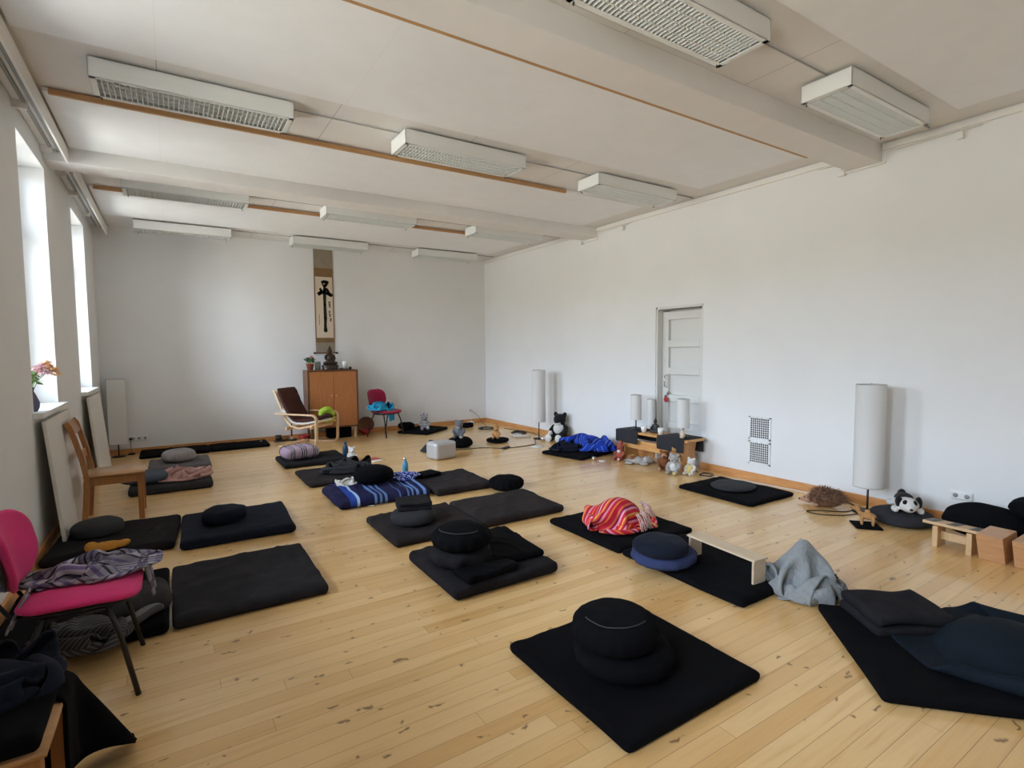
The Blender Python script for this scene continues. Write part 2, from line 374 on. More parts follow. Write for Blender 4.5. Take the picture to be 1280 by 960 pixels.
        for i in range(X):
            for j in range(Y):
                u = [(i/X, j/Y), ((i+1)/X, j/Y), ((i+1)/X, (j+1)/Y), (i/X, (j+1)/Y)]
                quad((i, j, Z), (i+1, j, Z), (i+1, j+1, Z), (i, j+1, Z), u)
                quad((i, j+1, 0), (i+1, j+1, 0), (i+1, j, 0), (i, j, 0), u)
            for k in range(Z):
                u = [(i/X, 0), ((i+1)/X, 0), ((i+1)/X, .02), (i/X, .02)]
                quad((i, 0, k), (i+1, 0, k), (i+1, 0, k+1), (i, 0, k+1), u)
                quad((i+1, Y, k), (i, Y, k), (i, Y, k+1), (i+1, Y, k+1), u)
        for j in range(Y):
            for k in range(Z):
                u = [(0, j/Y), (0, (j+1)/Y), (.02, (j+1)/Y), (.02, j/Y)]
                quad((0, j+1, k), (0, j, k), (0, j, k+1), (0, j+1, k+1), u)
                u = [(1, j/Y), (1, (j+1)/Y), (.98, (j+1)/Y), (.98, j/Y)]
                quad((X, j, k), (X, j+1, k), (X, j+1, k+1), (X, j, k+1), u)
        return s
    def build(s, name, m, parent=None, loc=None, rz=0, bevel=0, sub=0, remesh=0, solid=0, smooth=None):
        bmesh.ops.recalc_face_normals(s.bm, faces=s.bm.faces)
        me = bpy.data.meshes.new(name); s.bm.to_mesh(me); s.bm.free()
        me.materials.append(M[m] if isinstance(m, str) else m)
        o = bpy.data.objects.new(name, me); COL.objects.link(o)
        if parent is not None: o.parent = parent
        if loc: o.location = loc
        o.rotation_euler = (0, 0, rz)
        if remesh:
            md = o.modifiers.new('remesh', 'REMESH'); md.mode = 'VOXEL'; md.voxel_size = remesh; md.use_smooth_shade = True
            sm = o.modifiers.new('smooth', 'SMOOTH'); sm.factor = .5; sm.iterations = 4
        if solid:
            md = o.modifiers.new('solid', 'SOLIDIFY'); md.thickness = solid; md.offset = 0
        if bevel:
            md = o.modifiers.new('bevel', 'BEVEL'); md.width = bevel; md.segments = 2; md.limit_method = 'ANGLE'
        if sub:
            md = o.modifiers.new('sub', 'SUBSURF'); md.levels = sub; md.render_levels = sub
        return o
def tag(o, label, cat, group=None):
    o['label'] = label; o['category'] = cat
    if group: o['group'] = group
    return o
def thing(name, label, cat, loc=(0, 0, 0), rz=0, group=None):
    o = bpy.data.objects.new(name, None); COL.objects.link(o); o.empty_display_size = .05
    o.location = loc; o.rotation_euler = (0, 0, rz); return tag(o, label, cat, group)
def struct(o): o['kind'] = 'structure'; return o
def dup(root, loc, rz=0, label=None, group=None):
    r = root.copy(); COL.objects.link(r); r.location = loc; r.rotation_euler = (0, 0, rz)
    if label: r['label'] = label
    if group: r['group'] = group
    for ch in list(root.children):
        c = ch.copy(); COL.objects.link(c); c.parent = r
        for g in ch.children:
            d = g.copy(); COL.objects.link(d); d.parent = c
    return r
def RZ(a): return Matrix.Rotation(a, 3, 'Z')
def RX(a): return Matrix.Rotation(a, 3, 'X')
def RY(a): return Matrix.Rotation(a, 3, 'Y')
def nz(x, y, z=0): return noise.noise(Vector((x, y, z)))
def ridge(x, y, z=0): return 1-abs(noise.noise(Vector((x, y, z))))*2

# ------------------------------------------------------------------ the room
B().box(((L_+R_)/2, (F_+D_)/2, -.05), (R_-L_+1.2, D_-F_+1, .1)).build('floor', 'floor')['kind'] = 'structure'
struct(B().box(((L_+R_)/2, (F_+D_)/2, H_+.05), (R_-L_+1.2, D_-F_+1, .1)).build('ceiling', 'ceil'))
WT = .42
WIN = [(-2+.35, -.0), (2.82, 3.88), (5.40, 6.46), (7.98, 9.04)]
WIN[0] = (.25, 1.31)
SZ, TZ = 1.10, 3.23
b = B()
xc = L_-WT/2
ys = [F_-.2]+[v for w in WIN for v in w]+[D_+.2]
for i in range(0, len(ys), 2): b.box((xc, (ys[i]+ys[i+1])/2, H_/2), (WT, ys[i+1]-ys[i], H_))
for a, c in WIN:
    b.box((xc, (a+c)/2, SZ/2-.02), (WT, c-a, SZ-.04)); b.box((xc, (a+c)/2, (TZ+H_)/2), (WT, c-a, H_-TZ))
struct(b.build('wall_left', 'wall'))
struct(B().box(((L_+R_)/2, D_+.1, H_/2), (R_-L_+.8, .2, H_)).build('wall_back', 'wall'))
struct(B().box(((L_+R_)/2, F_-.1, H_/2), (R_-L_+.8, .2, H_)).build('wall_front', 'wall'))
DY0, DY1, DZ = 4.43, 5.22, 2.12
b = B()
b.box((R_+.15, (F_+DY0)/2-.0, H_/2), (.3, DY0-F_, H_)); b.box((R_+.15, (DY1+D_)/2, H_/2), (.3, D_-DY1, H_))
b.box((R_+.15, (DY0+DY1)/2, (DZ+H_)/2), (.3, DY1-DY0, H_-DZ)); b.box((R_+.28, (DY0+DY1)/2, DZ/2), (.04, DY1-DY0, DZ))
struct(b.build('wall_right', 'wall'))
# windows: frame, mullions, pane, sill
for i, (a, c) in enumerate(WIN):
    x = L_-.27; w = c-a; b = B()
    for y in (a+.035, c-.035): b.box((x, y, (SZ+TZ)/2), (.07, .07, TZ-SZ))
    b.box((x, (a+c)/2, (SZ+TZ)/2), (.06, .09, TZ-SZ))
    for z in (SZ+.04, TZ-.04, 2.62): b.box((x, (a+c)/2, z), (.068, w-.02, .08))
    f = struct(b.build('window_%d' % (i+1), 'white', bevel=.004))
    B().box((x-.005, (a+c)/2, (SZ+TZ)/2), (.006, w-.1, TZ-SZ-.1)).build('pane', glass('window_glass'), f)
    B().box((L_-.125, (a+c)/2, SZ-.022), (.25, w, .044)).box((L_+.035, (a+c)/2, SZ-.022), (.07, w+.12, .044)).build('window_sill', 'white', f, bevel=.004)
# skirting boards
bb = .085
struct(B().box((R_-.011, (DY1+D_)/2, bb/2), (.022, D_-DY1, bb)).box((R_-.011, (F_+DY0)/2, bb/2), (.022, DY0-F_, bb)).build('baseboard_right', 'pinebase_y', bevel=.004))
struct(B().box(((L_+R_)/2, D_-.011, bb/2), (R_-L_-.03, .022, bb)).build('baseboard_back', 'pinebase', bevel=.004))
struct(B().box((L_+.011, (F_+D_)/2, bb/2), (.022, D_-F_, bb)).build('baseboard_left', 'pinebase_y', bevel=.004))
# beams, ceiling panels, raw battens, mouldings
struct(B().box(((L_+R_)/2, 2.60, 3.375), (R_-L_, .30, .17)).build('trim_1', M.setdefault('beam', plain('beam_paint', (.80, .785, .765), .8, spec=.2, var=.02, scale=4)), bevel=.006))
struct(B().box(((L_+R_)/2, 6.60, 3.385), (R_-L_, .32, .15)).build('trim_2', 'beam', bevel=.006))
def cpanel(n, y0, y1):
    struct(B().box((( -.70+5.36)/2, (y0+y1)/2, 3.445), (6.06, y1-y0, .03)).build('trim_%d' % n, 'panel', bevel=.003))
cpanel(3, -1.4, 1.76); cpanel(4, 2.97, 4.22); cpanel(5, 5.12, 6.38); cpanel(6, 7.74, 9.15)
for n, (x0, x1, y) in enumerate(((-.70, 5.36, 2.953), (-.66, 4.05, 5.108), (-.66, 4.9, 7.728))):
    struct(B().box(((x0+x1)/2, y, 3.430), (x1-x0, .028, .038)).build('trim_%d' % (7+n), 'strip', bevel=.002))
b = B()
for y0, y1 in ((F_, 2.44), (2.76, 6.43), (6.77, D_)): b.box((R_-.014, (y0+y1)/2, 3.415), (.028, y1-y0, .05))
struct(b.build('trim_10', 'trimw', bevel=.004))
# cable that follows the moulding and drops round the beam ends
b = B()
for y in (2.60, 6.60):
    yy = [y+.42, y+.20, y+.19, y-.19, y-.2, y-.9]
    zz = [3.375, 3.375, 3.27, 3.27, 3.37, 3.375]
    b.tube([(R_-.035, q, z) for q, z in zip(yy, zz)], .008, 6)
    b.box((R_-.03, y+.19, 3.27), (.05, .06, .04)).box((R_-.03, y-.75, 3.33), (.04, .05, .06))
struct(b.build('trim_11', 'trimw'))
b = B()
for y in (2.05, 4.55, 7.29, 9.47): b.tube([(-.3, y, 3.449), (5.65, y, 3.449)], .007, 6)
struct(b.build('trim_12', plain('grey_conduit', (.36, .34, .31), .6)))
# curtain rails along the window wall
for y0, y1, lab in ((2.8, 6.42, 'long white curtain rail above the window nearer the camera'), (6.8, 9.95, 'white curtain rail above the window nearer the altar wall')):
    t = thing('curtain_rail', lab, 'curtain rail', (L_+.15, y0, 3.30), 0, 'curtain rails over the windows'); ln = y1-y0
    B().box((.03, ln/2, .06), (.016, ln, .13)).box((-.06, ln/2, .115), (.17, ln, .016)).build('pelmet', 'trimw', t, bevel=.002)
    B().box((-.03, ln/2, .098), (.022, ln, .016)).box((-.08, ln/2, .098), (.022, ln, .016)).build('track', 'reflector', t)
    for q in (.3, ln*.35, ln*.7, ln-.08): B().box((-.11, q, .08), (.09, .03, .06)).build('bracket', 'trimw', t)
# white boards leaning under the window sills (radiator covers)
for (a, c), lab in zip(WIN[2:], ('white board leaning under the sill with the flower vase', 'white board leaning under the far sill beside the paper lamp')):
    tag(B().prism([(L_+.045, a-.03, 1.03), (L_+.07, a-.03, 1.03), (L_+.155, a-.03, .004), (L_+.13, a-.03, .004)], (0, c-a+.10, 0)).build('radiator_cover', 'cover', bevel=.003), lab, 'radiator cover', 'white covers under the windows')

# door
d = thing('door_1', 'white five-panel wooden door in the right wall', 'door', (0, 0, 0)); d['kind'] = 'structure'
del d['category']
fx = R_+.10
y0, y1 = DY0+.03, DY1-.03
B().box((fx+.06, (y0+y1)/2, 1.03), (.02, y1-y0, 2.06)).build('backing', 'doorp', d)
b = B(); sw = .105
for y in (y0+sw/2, y1-sw/2): b.box((fx+.03, y, 1.03), (.045, sw, 2.06))
zs = [0.0]+[.13+.387*k for k in range(5)]
rails = [(.0, .16)]+[(.16+.376*k-.095+.0, .16+.376*k) for k in range(1, 5)]+[(1.95, 2.06)]
for za, zb in rails: b.box((fx+.03, (y0+y1)/2, (za+zb)/2), (.045, y1-y0-2*sw, zb-za))
b.build('door_leaf', 'doorp', d, bevel=.005)
b = B()
for y in (DY0+.014, DY1-.014): b.box((R_+.13, y, DZ/2), (.24, .028, DZ))
b.box((R_+.13, (DY0+DY1)/2, DZ-.014), (.24, DY1-DY0, .028)).build('door_frame', 'doorp', d, bevel=.003)
B().tube([(fx-.005, 5.10, 1.19), (fx-.045, 5.10, 1.17), (fx-.05, 5.10, 1.10), (fx-.045, 5.10, 1.03), (fx-.005, 5.10, 1.01)], .009, 8).build('door_handle', 'chrome', d)
B().lathe([(0, 0), (.024, 0), (.024, .008), (.012, .012), (.012, .03), (0, .03)], 16, (fx+.006, 5.08, .93), M3=RY(-PI/2)).build('lock', 'steel', d)
for z in (.35, 1.75): B().lathe([(0, -.05), (.008, -.05), (.008, .05), (0, .05)], 8, (fx+.0, y0+.0, z)).build('hinge', 'steel', d)
# red apple charm hanging from the lock
t = thing('hanging_charm', 'red heart-shaped charm hanging from the door lock', 'charm', (fx-.025, 5.09, .80))
B().ell((0, .014, .045), (.012, .028, .036)).ell((0, -.014, .045), (.012, .028, .036)).ell((0, 0, .03), (.012, .03, .03)).build('body', 'clayred', t, remesh=.006)
B().tube([(0, 0, .07), (.003, 0, .10), (.012, -.005, .125)], .0035, 6).box((0, .01, .092), (.01, .025, .02)).build('loop', 'blackplastic', t)

# wall ventilation grilles
b0 = None
def grille(z0, lab, master=None):
    t = thing('ventilation_grille', lab, 'ventilation grille', (R_, 3.625, z0), 0, 'perforated grilles in the right wall')
    W, Hh, n = .275, .265, 9; p = .232/n; hw = .0094
    b = B()
    b.box((-.006, 0, .0075), (.012, W, .015)).box((-.006, 0, Hh-.0075), (.012, W, .015))
    s0 = (W-.232)/2
    for y in (-W/2+s0/2, W/2-s0/2): b.box((-.006, y, Hh/2), (.012, s0, Hh))
    for k in range(n+1):
        z = .0165+k*p; y = -.116+k*p
        b.box((-.007, 0, z), (.004, .232, p-2*hw)); b.box((-.0068, y, Hh/2), (.004, p-2*hw, .235))
    b.build('grid', 'white', t)
    B().box((-.001, 0, Hh/2), (.0015, .235, .24)).build('duct_shade_sheet', 'ductshade', t)  # black sheet on the solid wall, standing in for shade inside a duct
    for q in (-1, 1): B().box((-.010, q*.03, Hh-.012), (.008, .02, .012)).build('clip', 'steel', t)
grille(.485, 'upper white ventilation grille with square holes low on the wall')
grille(.195, 'lower white ventilation grille with square holes low on the wall')

# sockets
def socket(loc, rz, n, lab, plug=None):
    t = thing('wall_socket', lab, 'socket', loc, rz)
    W = .08*n
    B().rbox((0, -.008, 0), (W, .016, .08), .006, (4, 2, 4)).build('plate', 'white', t)
    for k in range(n):
        B().lathe([(0, 0), (.019, 0), (.019, .001), (0, .001)], 14, ((k-(n-1)/2)*.08, -.0165, 0), M3=RX(PI/2)).build('recess', 'reflector', t)
    return t
socket((-.46, D_, .235), 0, 3, 'white triple wall socket behind the square paper lamp')
socket((5.33, D_, .275), 0, 1, 'white wall socket near the far right corner')
socket((R_, 1.735, .255), -PI/2, 2, 'white double wall socket above the leaning black cushion')
# smoke detector
tag(B().lathe([(0, 0), (.03, 0), (.045, -.0), (.05, .03), (.05, .045), (0, .045)], 24, (2.44, 2.865, 3.405)).build('smoke_detector', 'white'), 'small white smoke detector on the ceiling beside the near beam', 'smoke detector')

# ------------------------------------------------------------------ ceiling lights
def make_light():
    t = thing('ceiling_light', '', 'ceiling light', (0, 0, 0), 0, 'white louvred ceiling lights')
    W, Dp, Hh = 1.24, .35, .125; th = .01
    b = B().box((W/2, Dp/2, Hh-th/2), (W, Dp, th))
    b.box((W/2, th/2, Hh/2), (W, th, Hh)).box((W/2, Dp-th/2, Hh/2), (W, th, Hh)).box((th/2, Dp/2, Hh/2), (th, Dp, Hh)).box((W-th/2, Dp/2, Hh/2), (th, Dp, Hh))
    b.box((W/2, .02, .004), (W, .04, .008)).box((W/2, Dp-.02, .004), (W, .04, .008)).box((.02, Dp/2, .004), (.04, Dp, .008)).box((W-.02, Dp/2, .004), (.04, Dp, .008))
    b.build('housing', 'lampw', t, bevel=.004)
    b = B(); n = 38
    for k in range(1, n):
        b.box((.035+(W-.07)*k/n, Dp/2, .017), (.005, Dp-.06, .030))
    for q in (.25, .5, .75): b.box((W/2, .03+(Dp-.06)*q, .017), (W-.06, .005, .030))
    b.build('louvre', 'lampw', t)
    B().box((W/2, Dp/2, Hh-.016), (W-.03, Dp-.03, .01)).build('reflector', 'reflector', t)
    for y in (.11, .24): B().tube([(.04, y, .075), (W-.04, y, .075)], .013, 10).build('fluorescent_tube', 'lampw', t)
    for q in (.045, W-.045): B().box((q, Dp-.02, -.008), (.006, .006, .02)).build('latch', 'blackplastic', t)
    return t
LX = [-.37, 1.76, 3.94]
rows = [(1.88, 'nearest row'), (4.40, 'second row from the camera'), (7.13, 'third row, behind the far beam'), (9.32, 'last row, along the back wall')]
col = ['left', 'middle', 'right']
L0 = make_light(); used = False
for r, (y, rn) in enumerate(rows):
    for c in range(3):
        if r == 0 and c == 0: continue
        lab = '%s white louvred ceiling light in the %s' % (col[c], rn)
        if not used: L0.location = (LX[c], y, 3.318); L0['label'] = lab; used = True
        else: dup(L0, (LX[c], y, 3.318), 0, lab)

# ------------------------------------------------------------------ cloth laid down under gravity (small position-based solver)
import numpy as np
def relax(W, D, nx, ny, place, balls=(), boxes=(), steps=80, seed=0.0, bend=.10, thick=.016, fric=.05, iters=10, damp=.96, bound=None, soft=.3):
    P = np.array([[place((i/nx-.5)*W, (j/ny-.5)*D, seed) for i in range(nx+1)] for j in range(ny+1)], dtype=np.float64)
    V = np.zeros_like(P); hx, hy = W/nx, D/ny; hd = math.hypot(hx, hy); dt = .014
    C = []
    for (dj, di, L, k) in ((0, 1, hx, 1), (1, 0, hy, 1), (1, 1, hd, .7), (1, -1, hd, .7), (0, 2, 2*hx, bend), (2, 0, 2*hy, bend), (0, 4, 4*hx, bend*.5), (4, 0, 4*hy, bend*.5)):
        for par in (0, 1):
            jj, ii = np.meshgrid(np.arange(ny+1), np.arange(nx+1), indexing='ij')
            ok = (jj+dj <= ny) & (ii+di <= nx) & (ii+di >= 0)
            blk = (ii//abs(di) if dj == 0 else jj//dj) % 2 == par
            m = ok & blk; C.append((jj[m], ii[m], jj[m]+dj, ii[m]+di, L, k))
    idx = np.arange((nx+1)*(ny+1)); gi, gj = idx % (nx+1), idx//(nx+1)
    near = (np.abs(gi[:, None]-gi[None]) <= 1) & (np.abs(gj[:, None]-gj[None]) <= 1)
    near |= np.tril(np.ones_like(near))
    for st in range(steps):
        O = P.copy(); V[..., 2] -= 9.8*dt; V *= damp; P = P+V*dt
        for _ in range(iters):
            for (a, b, c, d, L, k) in C:
                dl = P[c, d]-P[a, b]; ln = np.sqrt((dl*dl).sum(-1))+1e-9
                if k < .5: kk = np.where(ln < L, k, 0)
                else: kk = np.where(ln < L, k*soft, k)
                s = (.5*kk*(ln-L)/ln)[:, None]*dl
                P[a, b] += s; P[c, d] -= s
            touch = P[..., 2] < .006
            if bound and st < steps*.8:
                q = P[..., :2]/np.array(bound); n_ = ((np.abs(q)**2.6).sum(-1))**(1/2.6); ins = n_ > 1
                if ins.any(): P[ins, :2] = P[ins, :2]/n_[ins][:, None]
            P[..., 2] = np.maximum(P[..., 2], .006)
            for (c, r) in balls:
                q = (P-np.array(c))/np.array(r); n_ = np.sqrt((q*q).sum(-1)); ins = n_ < 1
                if ins.any():
                    q[ins] /= n_[ins][:, None]; P[ins] = q[ins]*np.array(r)+np.array(c); touch |= ins
            for (lo, hi) in boxes:
                lo_, hi_ = np.array(lo), np.array(hi); ins = ((P > lo_) & (P < hi_)).all(-1)
                if ins.any():
                    pr = P[ins]; ds = np.concatenate([pr-lo_, hi_-pr], 1); ds[:, 2] = 9
                    f = ds.argmin(1); r_ = np.arange(len(pr)); a_ = f % 3
                    pr[r_, a_] = np.where(f < 3, lo_[a_], hi_[a_]); P[ins] = pr; touch |= ins
        if st % 2 == 0:
            Q = P.reshape(-1, 3).astype(np.float32); sq = (Q*Q).sum(1)
            d2 = sq[:, None]+sq[None]-2*(Q @ Q.T)
            A, Bq = np.nonzero((d2 < thick*thick) & ~near)
            if len(A):
                dl = Q[A]-Q[Bq]; ln = np.sqrt((dl*dl).sum(1))+1e-6; s = (dl/ln[:, None])*(.5*(thick-ln))[:, None]*.7
                acc_ = np.zeros_like(Q); np.add.at(acc_, A, s); np.add.at(acc_, Bq, -s)
                cnt = np.ones(len(Q)); np.add.at(cnt, A, .5); np.add.at(cnt, Bq, .5)
                P = (Q+acc_/cnt[:, None]).reshape(P.shape).astype(np.float64); P[..., 2] = np.maximum(P[..., 2], .006)
        mv = P-O
        mv[..., :2] = np.where(touch[..., None], mv[..., :2]*fric, mv[..., :2]); P = O+mv
        V = mv/dt; sp = np.sqrt((V*V).sum(-1, keepdims=True)); V *= np.minimum(1, 1.6/(sp+1e-6))
    return P
def pleats(kx, ky, z0, lx=.13, ly=.15, amp=.03, fr=4, cx=0, cy=0):
    """starting pose: gathered to kx, ky of its size with as many pleats as the lost length needs"""
    ax = math.sqrt(max(0, 1-kx*kx))*1.41*lx/6.283*.9; ay = math.sqrt(max(0, 1-ky*ky))*1.41*ly/6.283*.9
    def f(x, y, s):
        px = 2.4*nz(x*2.5+s+3, y*2.5, s); py = 2.4*nz(x*2.5+s+7, y*2.5, s)
        return (x*kx+cx+.02*nz(x*6+s, y*6, 5), y*ky+cy+.02*nz(x*6+s, y*6, 9), z0+ax*math.sin(6.283*x/lx+px)+ay*math.sin(6.283*y/ly+py)+amp*nz(x*fr+s, y*fr, s))
    return f
_cl = {}
def relaxed(key):
    if key in _cl: return _cl[key]
    spec = {
     'heap_a': lambda: relax(.90, 1.0, 38, 42, pleats(.52, .56, .16, .20, .26, .10, 4), balls=[((0.02, 0, 0), (.15, .19, .09))], bound=(.25, .30), seed=1.3),
     'heap_b': lambda: relax(1.15, 1.3, 40, 44, pleats(.64, .70, .22, .24, .30, .08, 3.5), balls=[((0, 0, 0), (.24, .34, .12))], bound=(.38, .46), seed=5.1),
     'red': lambda: relax(.85, 1.05, 36, 46, pleats(.78, .58, .22, .34, .20, .02, 3), balls=[((0, 0, .02), (.24, .20, .17))], bound=(.31, .28), seed=2.2, bend=.2, steps=70),
     'scarf': lambda: relax(1.30, 1.20, 50, 46, pleats(.40, .40, .34, .15, .17, .10, 6), balls=[((0, 0, 0), (.14, .13, .25))], bound=(.24, .23), seed=8.4, steps=90),
     'petrol': lambda: relax(1.0, .95, 36, 34, pleats(.82, .80, .22, .36, .34, .05, 3), balls=[((.03, 0, 0), (.30, .24, .14))], bound=(.42, .38), seed=3.7, bend=.25),
     'lilac': lambda: relax(.80, .60, 42, 34, pleats(.74, .52, .07, .30, .16, .03, 5), bound=(.30, .165), seed=6.6, steps=60),
     'coat': lambda: relax(.64, .60, 34, 34, pleats(.82, .82, .50, .24, .26, .04, 4, .02, .17), boxes=[((-.5, -.5, -.2), (.10, .14, .465))], seed=7.9, bend=.2, fric=.0, steps=60),
    }[key]
    _cl[key] = spec(); return _cl[key]
def cloth_surface(key, name, m, parent=None, loc=(0, 0, 0), rz=0, sc=(1, 1, 1), center=True, th=.006, uvs=1.0):
    P = relaxed(key).copy(); ny, nx = P.shape[0]-1, P.shape[1]-1
    if center:
        for a in (0, 1): P[..., a] -= (P[..., a].min()+P[..., a].max())/2
    b = B(); V = [[b.bm.verts.new((float(p[0])*sc[0], float(p[1])*sc[1], float(p[2])*sc[2])) for p in row] for row in P]
    for j in range(ny):
        for i in range(nx):
            f = b.face([V[j][i], V[j][i+1], V[j+1][i+1], V[j+1][i]], True)
            for l, (p, q) in zip(f.loops, ((i, j), (i+1, j), (i+1, j+1), (i, j+1))): l[b.uv].uv = (p/nx*uvs, q/ny*uvs)
    o = b.build(name, m, parent, loc, rz)
    md = o.modifiers.new('smooth', 'SMOOTH'); md.iterations = 2
    md = o.modifiers.new('sub', 'SUBSURF'); md.levels = md.render_levels = 1
    md = o.modifiers.new('solid', 'SOLIDIFY'); md.thickness = th; md.offset = 0
    return o
# ------------------------------------------------------------------ soft things: mats, round cushions, heaps of cloth
def mat_mesh(w, d, h, seed=0, wr=.006, sag=.0, edge=None, n=30):
    b = B(); e = edge or h*.42
    def fn(p):
        z = p.z+h/2
        k = max(0, z/h)
        q = nz(p.x*3+seed, p.y*3, seed)*.008+nz(p.x*9+seed, p.y*9, 2)*.003
        rg = max(0, ridge(p.x*4+seed*3, p.y*2.2+seed, 5)-.78)*wr*5
        z2 = z*(1+0)+k*(nz(p.x*2.4+seed, p.y*2.4, 7)*wr*1.2+nz(p.x*11, p.y*11+seed)*wr*.35+rg)
        s = 1+nz(seed, p.y*2.5)*.012; t = 1+nz(p.x*2.5, seed)*.012
        return (p.x*s+q*.3, p.y*t+q*.3, max(0.002, z2) if k > .05 else .002)
    b.rbox((0, 0, 0), (w, d, h), (e, e, h*.45), (n, n, 5), fn); return b
def mat_at(x0, x1, y0, y1, h, m, label, rz=0, seed=0, z=0, name='floor_mat', group='black floor mats laid out for meditation', wr=.006, cat='floor mat'):
    o = mat_mesh(x1-x0-.004, y1-y0-.004, h, seed, wr).build(name, m, loc=((x0+x1)/2, (y0+y1)/2, z), rz=rz)
    return tag(o, label, cat, group)
def zafu_mesh(R, h, pleats=18, seed=0, amp=.03, tilt=0, flat=.75, dome=.1, lump=.03, ex=1.0):
    prof = []
    K = 16
    for i in range(K+1):
        t = -PI/2+PI*i/K
        c, s = math.cos(t), math.sin(t)
        r = R*(abs(c)**.55 if i not in (0, K) else 0)
        z = h/2+h/2*math.copysign(abs(s)**.75, s)
        prof.append((r, z))
    b = B()
    def rad(a, r, z):
        k = 1-abs(z/h*2-1)**2
        return r*(1+amp*k*math.cos(pleats*a+seed)+lump*noise.noise(Vector((math.cos(a)*1.3+seed, math.sin(a)*1.3, z*6))))
    seg = max(36, pleats*4)
    b.lathe(prof, seg, rad=rad)
    for v in b.bm.verts:
        q = v.co; rr_ = math.hypot(q.x, q.y)/R
        if q.z > h*.5: q.z += dome*h*(1-rr_*rr_)+nz(q.x*9+seed, q.y*9, 1)*.010
        else: q.z = max(0.0, q.z)
        q.x *= ex; q.z += tilt*q.x*(q.z/h)
    return b
def zafu(x, y, z, R, h, m, label, rz=0, seed=0, pleats=18, amp=.03, group='round sitting cushions', pip=None, tilt=0, ex=1.0, cat='cushion', dome=.1, name='round_cushion'):
    if not pip:
        o = zafu_mesh(R, h, pleats, seed, amp, tilt, ex=ex, dome=dome).build(name, m, loc=(x, y, z), rz=rz)
        return tag(o, label, cat, group)
    t = thing(name, label, cat, (x, y, z), rz, group)
    zafu_mesh(R, h, pleats, seed, amp, tilt, ex=ex, dome=dome).build('cover', m, t)
    if pip:
        ps = []
        for k in range(26):
            a = -3.45+2.2*k/25; r = R*.74
            px, py = r*math.cos(a)*ex, r*math.sin(a)
            ps.append((px, py, h*(.955+dome*.45)+nz(px*9+seed, py*9, 1)*.010))
        B().tube(ps, .0025, 6).build('piping', pip, t)
    return t
def fringe(b, pts, ln, seed=0, r=.003, down=True):
    rnd = random.Random(seed)
    for (x, y, z, dx, dy) in pts:
        n = 5; P = [(x, y, z)]
        for k in range(1, n):
            t = k/(n-1)
            P.append((x+dx*ln*t+rnd.uniform(-.008, .008), y+dy*ln*t+rnd.uniform(-.008, .008), max(.004, z-ln*.8*t*t) if down else max(.004, z+rnd.uniform(-.006, .006))))
        b.tube(P, r, 5)
def folded(w, d, th, n, seed=0, twist=.05):
    """a blanket folded in n layers, each layer wrapping to the one below at the front edge"""
    b = B(); rnd = random.Random(seed)
    for k in range(n):
        a = rnd.uniform(-twist, twist); s = 1-k*.02+rnd.uniform(-.03, .02)
        z = th*(k+.5)
        def fn(p, k=k):
            return (p.x+nz(p.y*4, k+seed)*.012, p.y+nz(p.x*4+3, k+seed)*.012, p.z+nz(p.x*5+seed, p.y*5, k)*th*.35*(1 if k else (1 if p.z > 0 else 0)))
        b.rbox((rnd.uniform(-.012, .012), rnd.uniform(-.012, .012), z), (w*s, d*s, th*1.02), (.02, .02, th*.48), (22, 22, 3), fn, RZ(a))
    return b

# mats, row by row
mat_at(-.45, .46, 9.40, 9.97, .055, 'black', 'black floor mat at the back wall beside the square paper lamp', seed=1)
o = thing('floor_mat', 'black floor mat at the back wall with a small white tag on its right end', 'floor mat', (.89, 9.71, 0), 0, 'black floor mats laid out for meditation')
mat_mesh(.86, .54, .05, 2).build('cover', 'black', o); B().box((.34, .08, .052), (.035, .045, .004)).build('care_tag', 'paper', o)
mat_at(-.31, .41, 8.10, 8.88, .075, 'grey', 'grey floor mat under the light grey round cushion', seed=3)
mat_at(-.45, .36, 6.95, 7.72, .085, 'charcoal', 'dark charcoal floor mat under the pink blanket', seed=4)
mat_at(-.84, .00, 4.94, 5.74, .075, 'black2', 'black floor mat by the left wall under a charcoal cushion', rz=-.07, seed=5)
mat_at(.01, .87, 4.80, 5.66, .075, 'navy', 'dark navy floor mat carrying the small squashed navy cushion', rz=-.035, seed=6)
mat_at(-.055, .80, 3.43, 4.36, .065, M.setdefault('inkblack', fabric('ink_black_cotton', (.023, .023, .028), var=.3, wr=.6, spec=.12)), 'bare creased charcoal floor mat in the left foreground', seed=7, wr=.009)
mat_at(-.86, -.065, 3.42, 4.38, .065, 'black', 'black floor mat underneath the near red chair', seed=8)
mat_at(1.20, 2.07, 7.47, 8.18, .065, 'black2', 'black floor mat under the purple checked cushion', rz=.02, seed=9)
mat_at(1.26, 2.16, 6.26, 7.08, .055, 'brownblack', 'black floor mat with a crumpled charcoal jumper', rz=.015, seed=10)
mat_at(2.31, 3.03, 5.11, 5.90, .075, 'brownblack', 'faded black floor mat behind the two joined mats, next to a round black cushion', seed=11, wr=.01)
mat_at(1.42, 2.23, 3.93, 4.70, .065, 'brownblack', 'faded black floor mat under the cushion with folded cloth', seed=12, wr=.009)
mat_at(2.235, 3.12, 3.95, 4.68, .075, 'brownblack', 'empty faded black floor mat touching its neighbour on the left', seed=13, wr=.011)
mat_at(1.41, 2.22, 2.87, 3.66, .085, 'black2', 'thick black floor mat under two stacked round cushions', seed=14, wr=.011)
mat_at(2.78, 3.64, 2.88, 3.76, .05, 'black', 'black floor mat under the red striped blanket', rz=0, seed=15)
mat_at(2.79, 3.47, 1.85, 2.86, .05, 'black', 'black floor mat standing under the pale wooden bench', seed=16)
mat_at(1.40, 2.26, 1.39, 2.25, .05, 'black', 'large black floor mat in the foreground with two black cushions', rz=.0, seed=17)
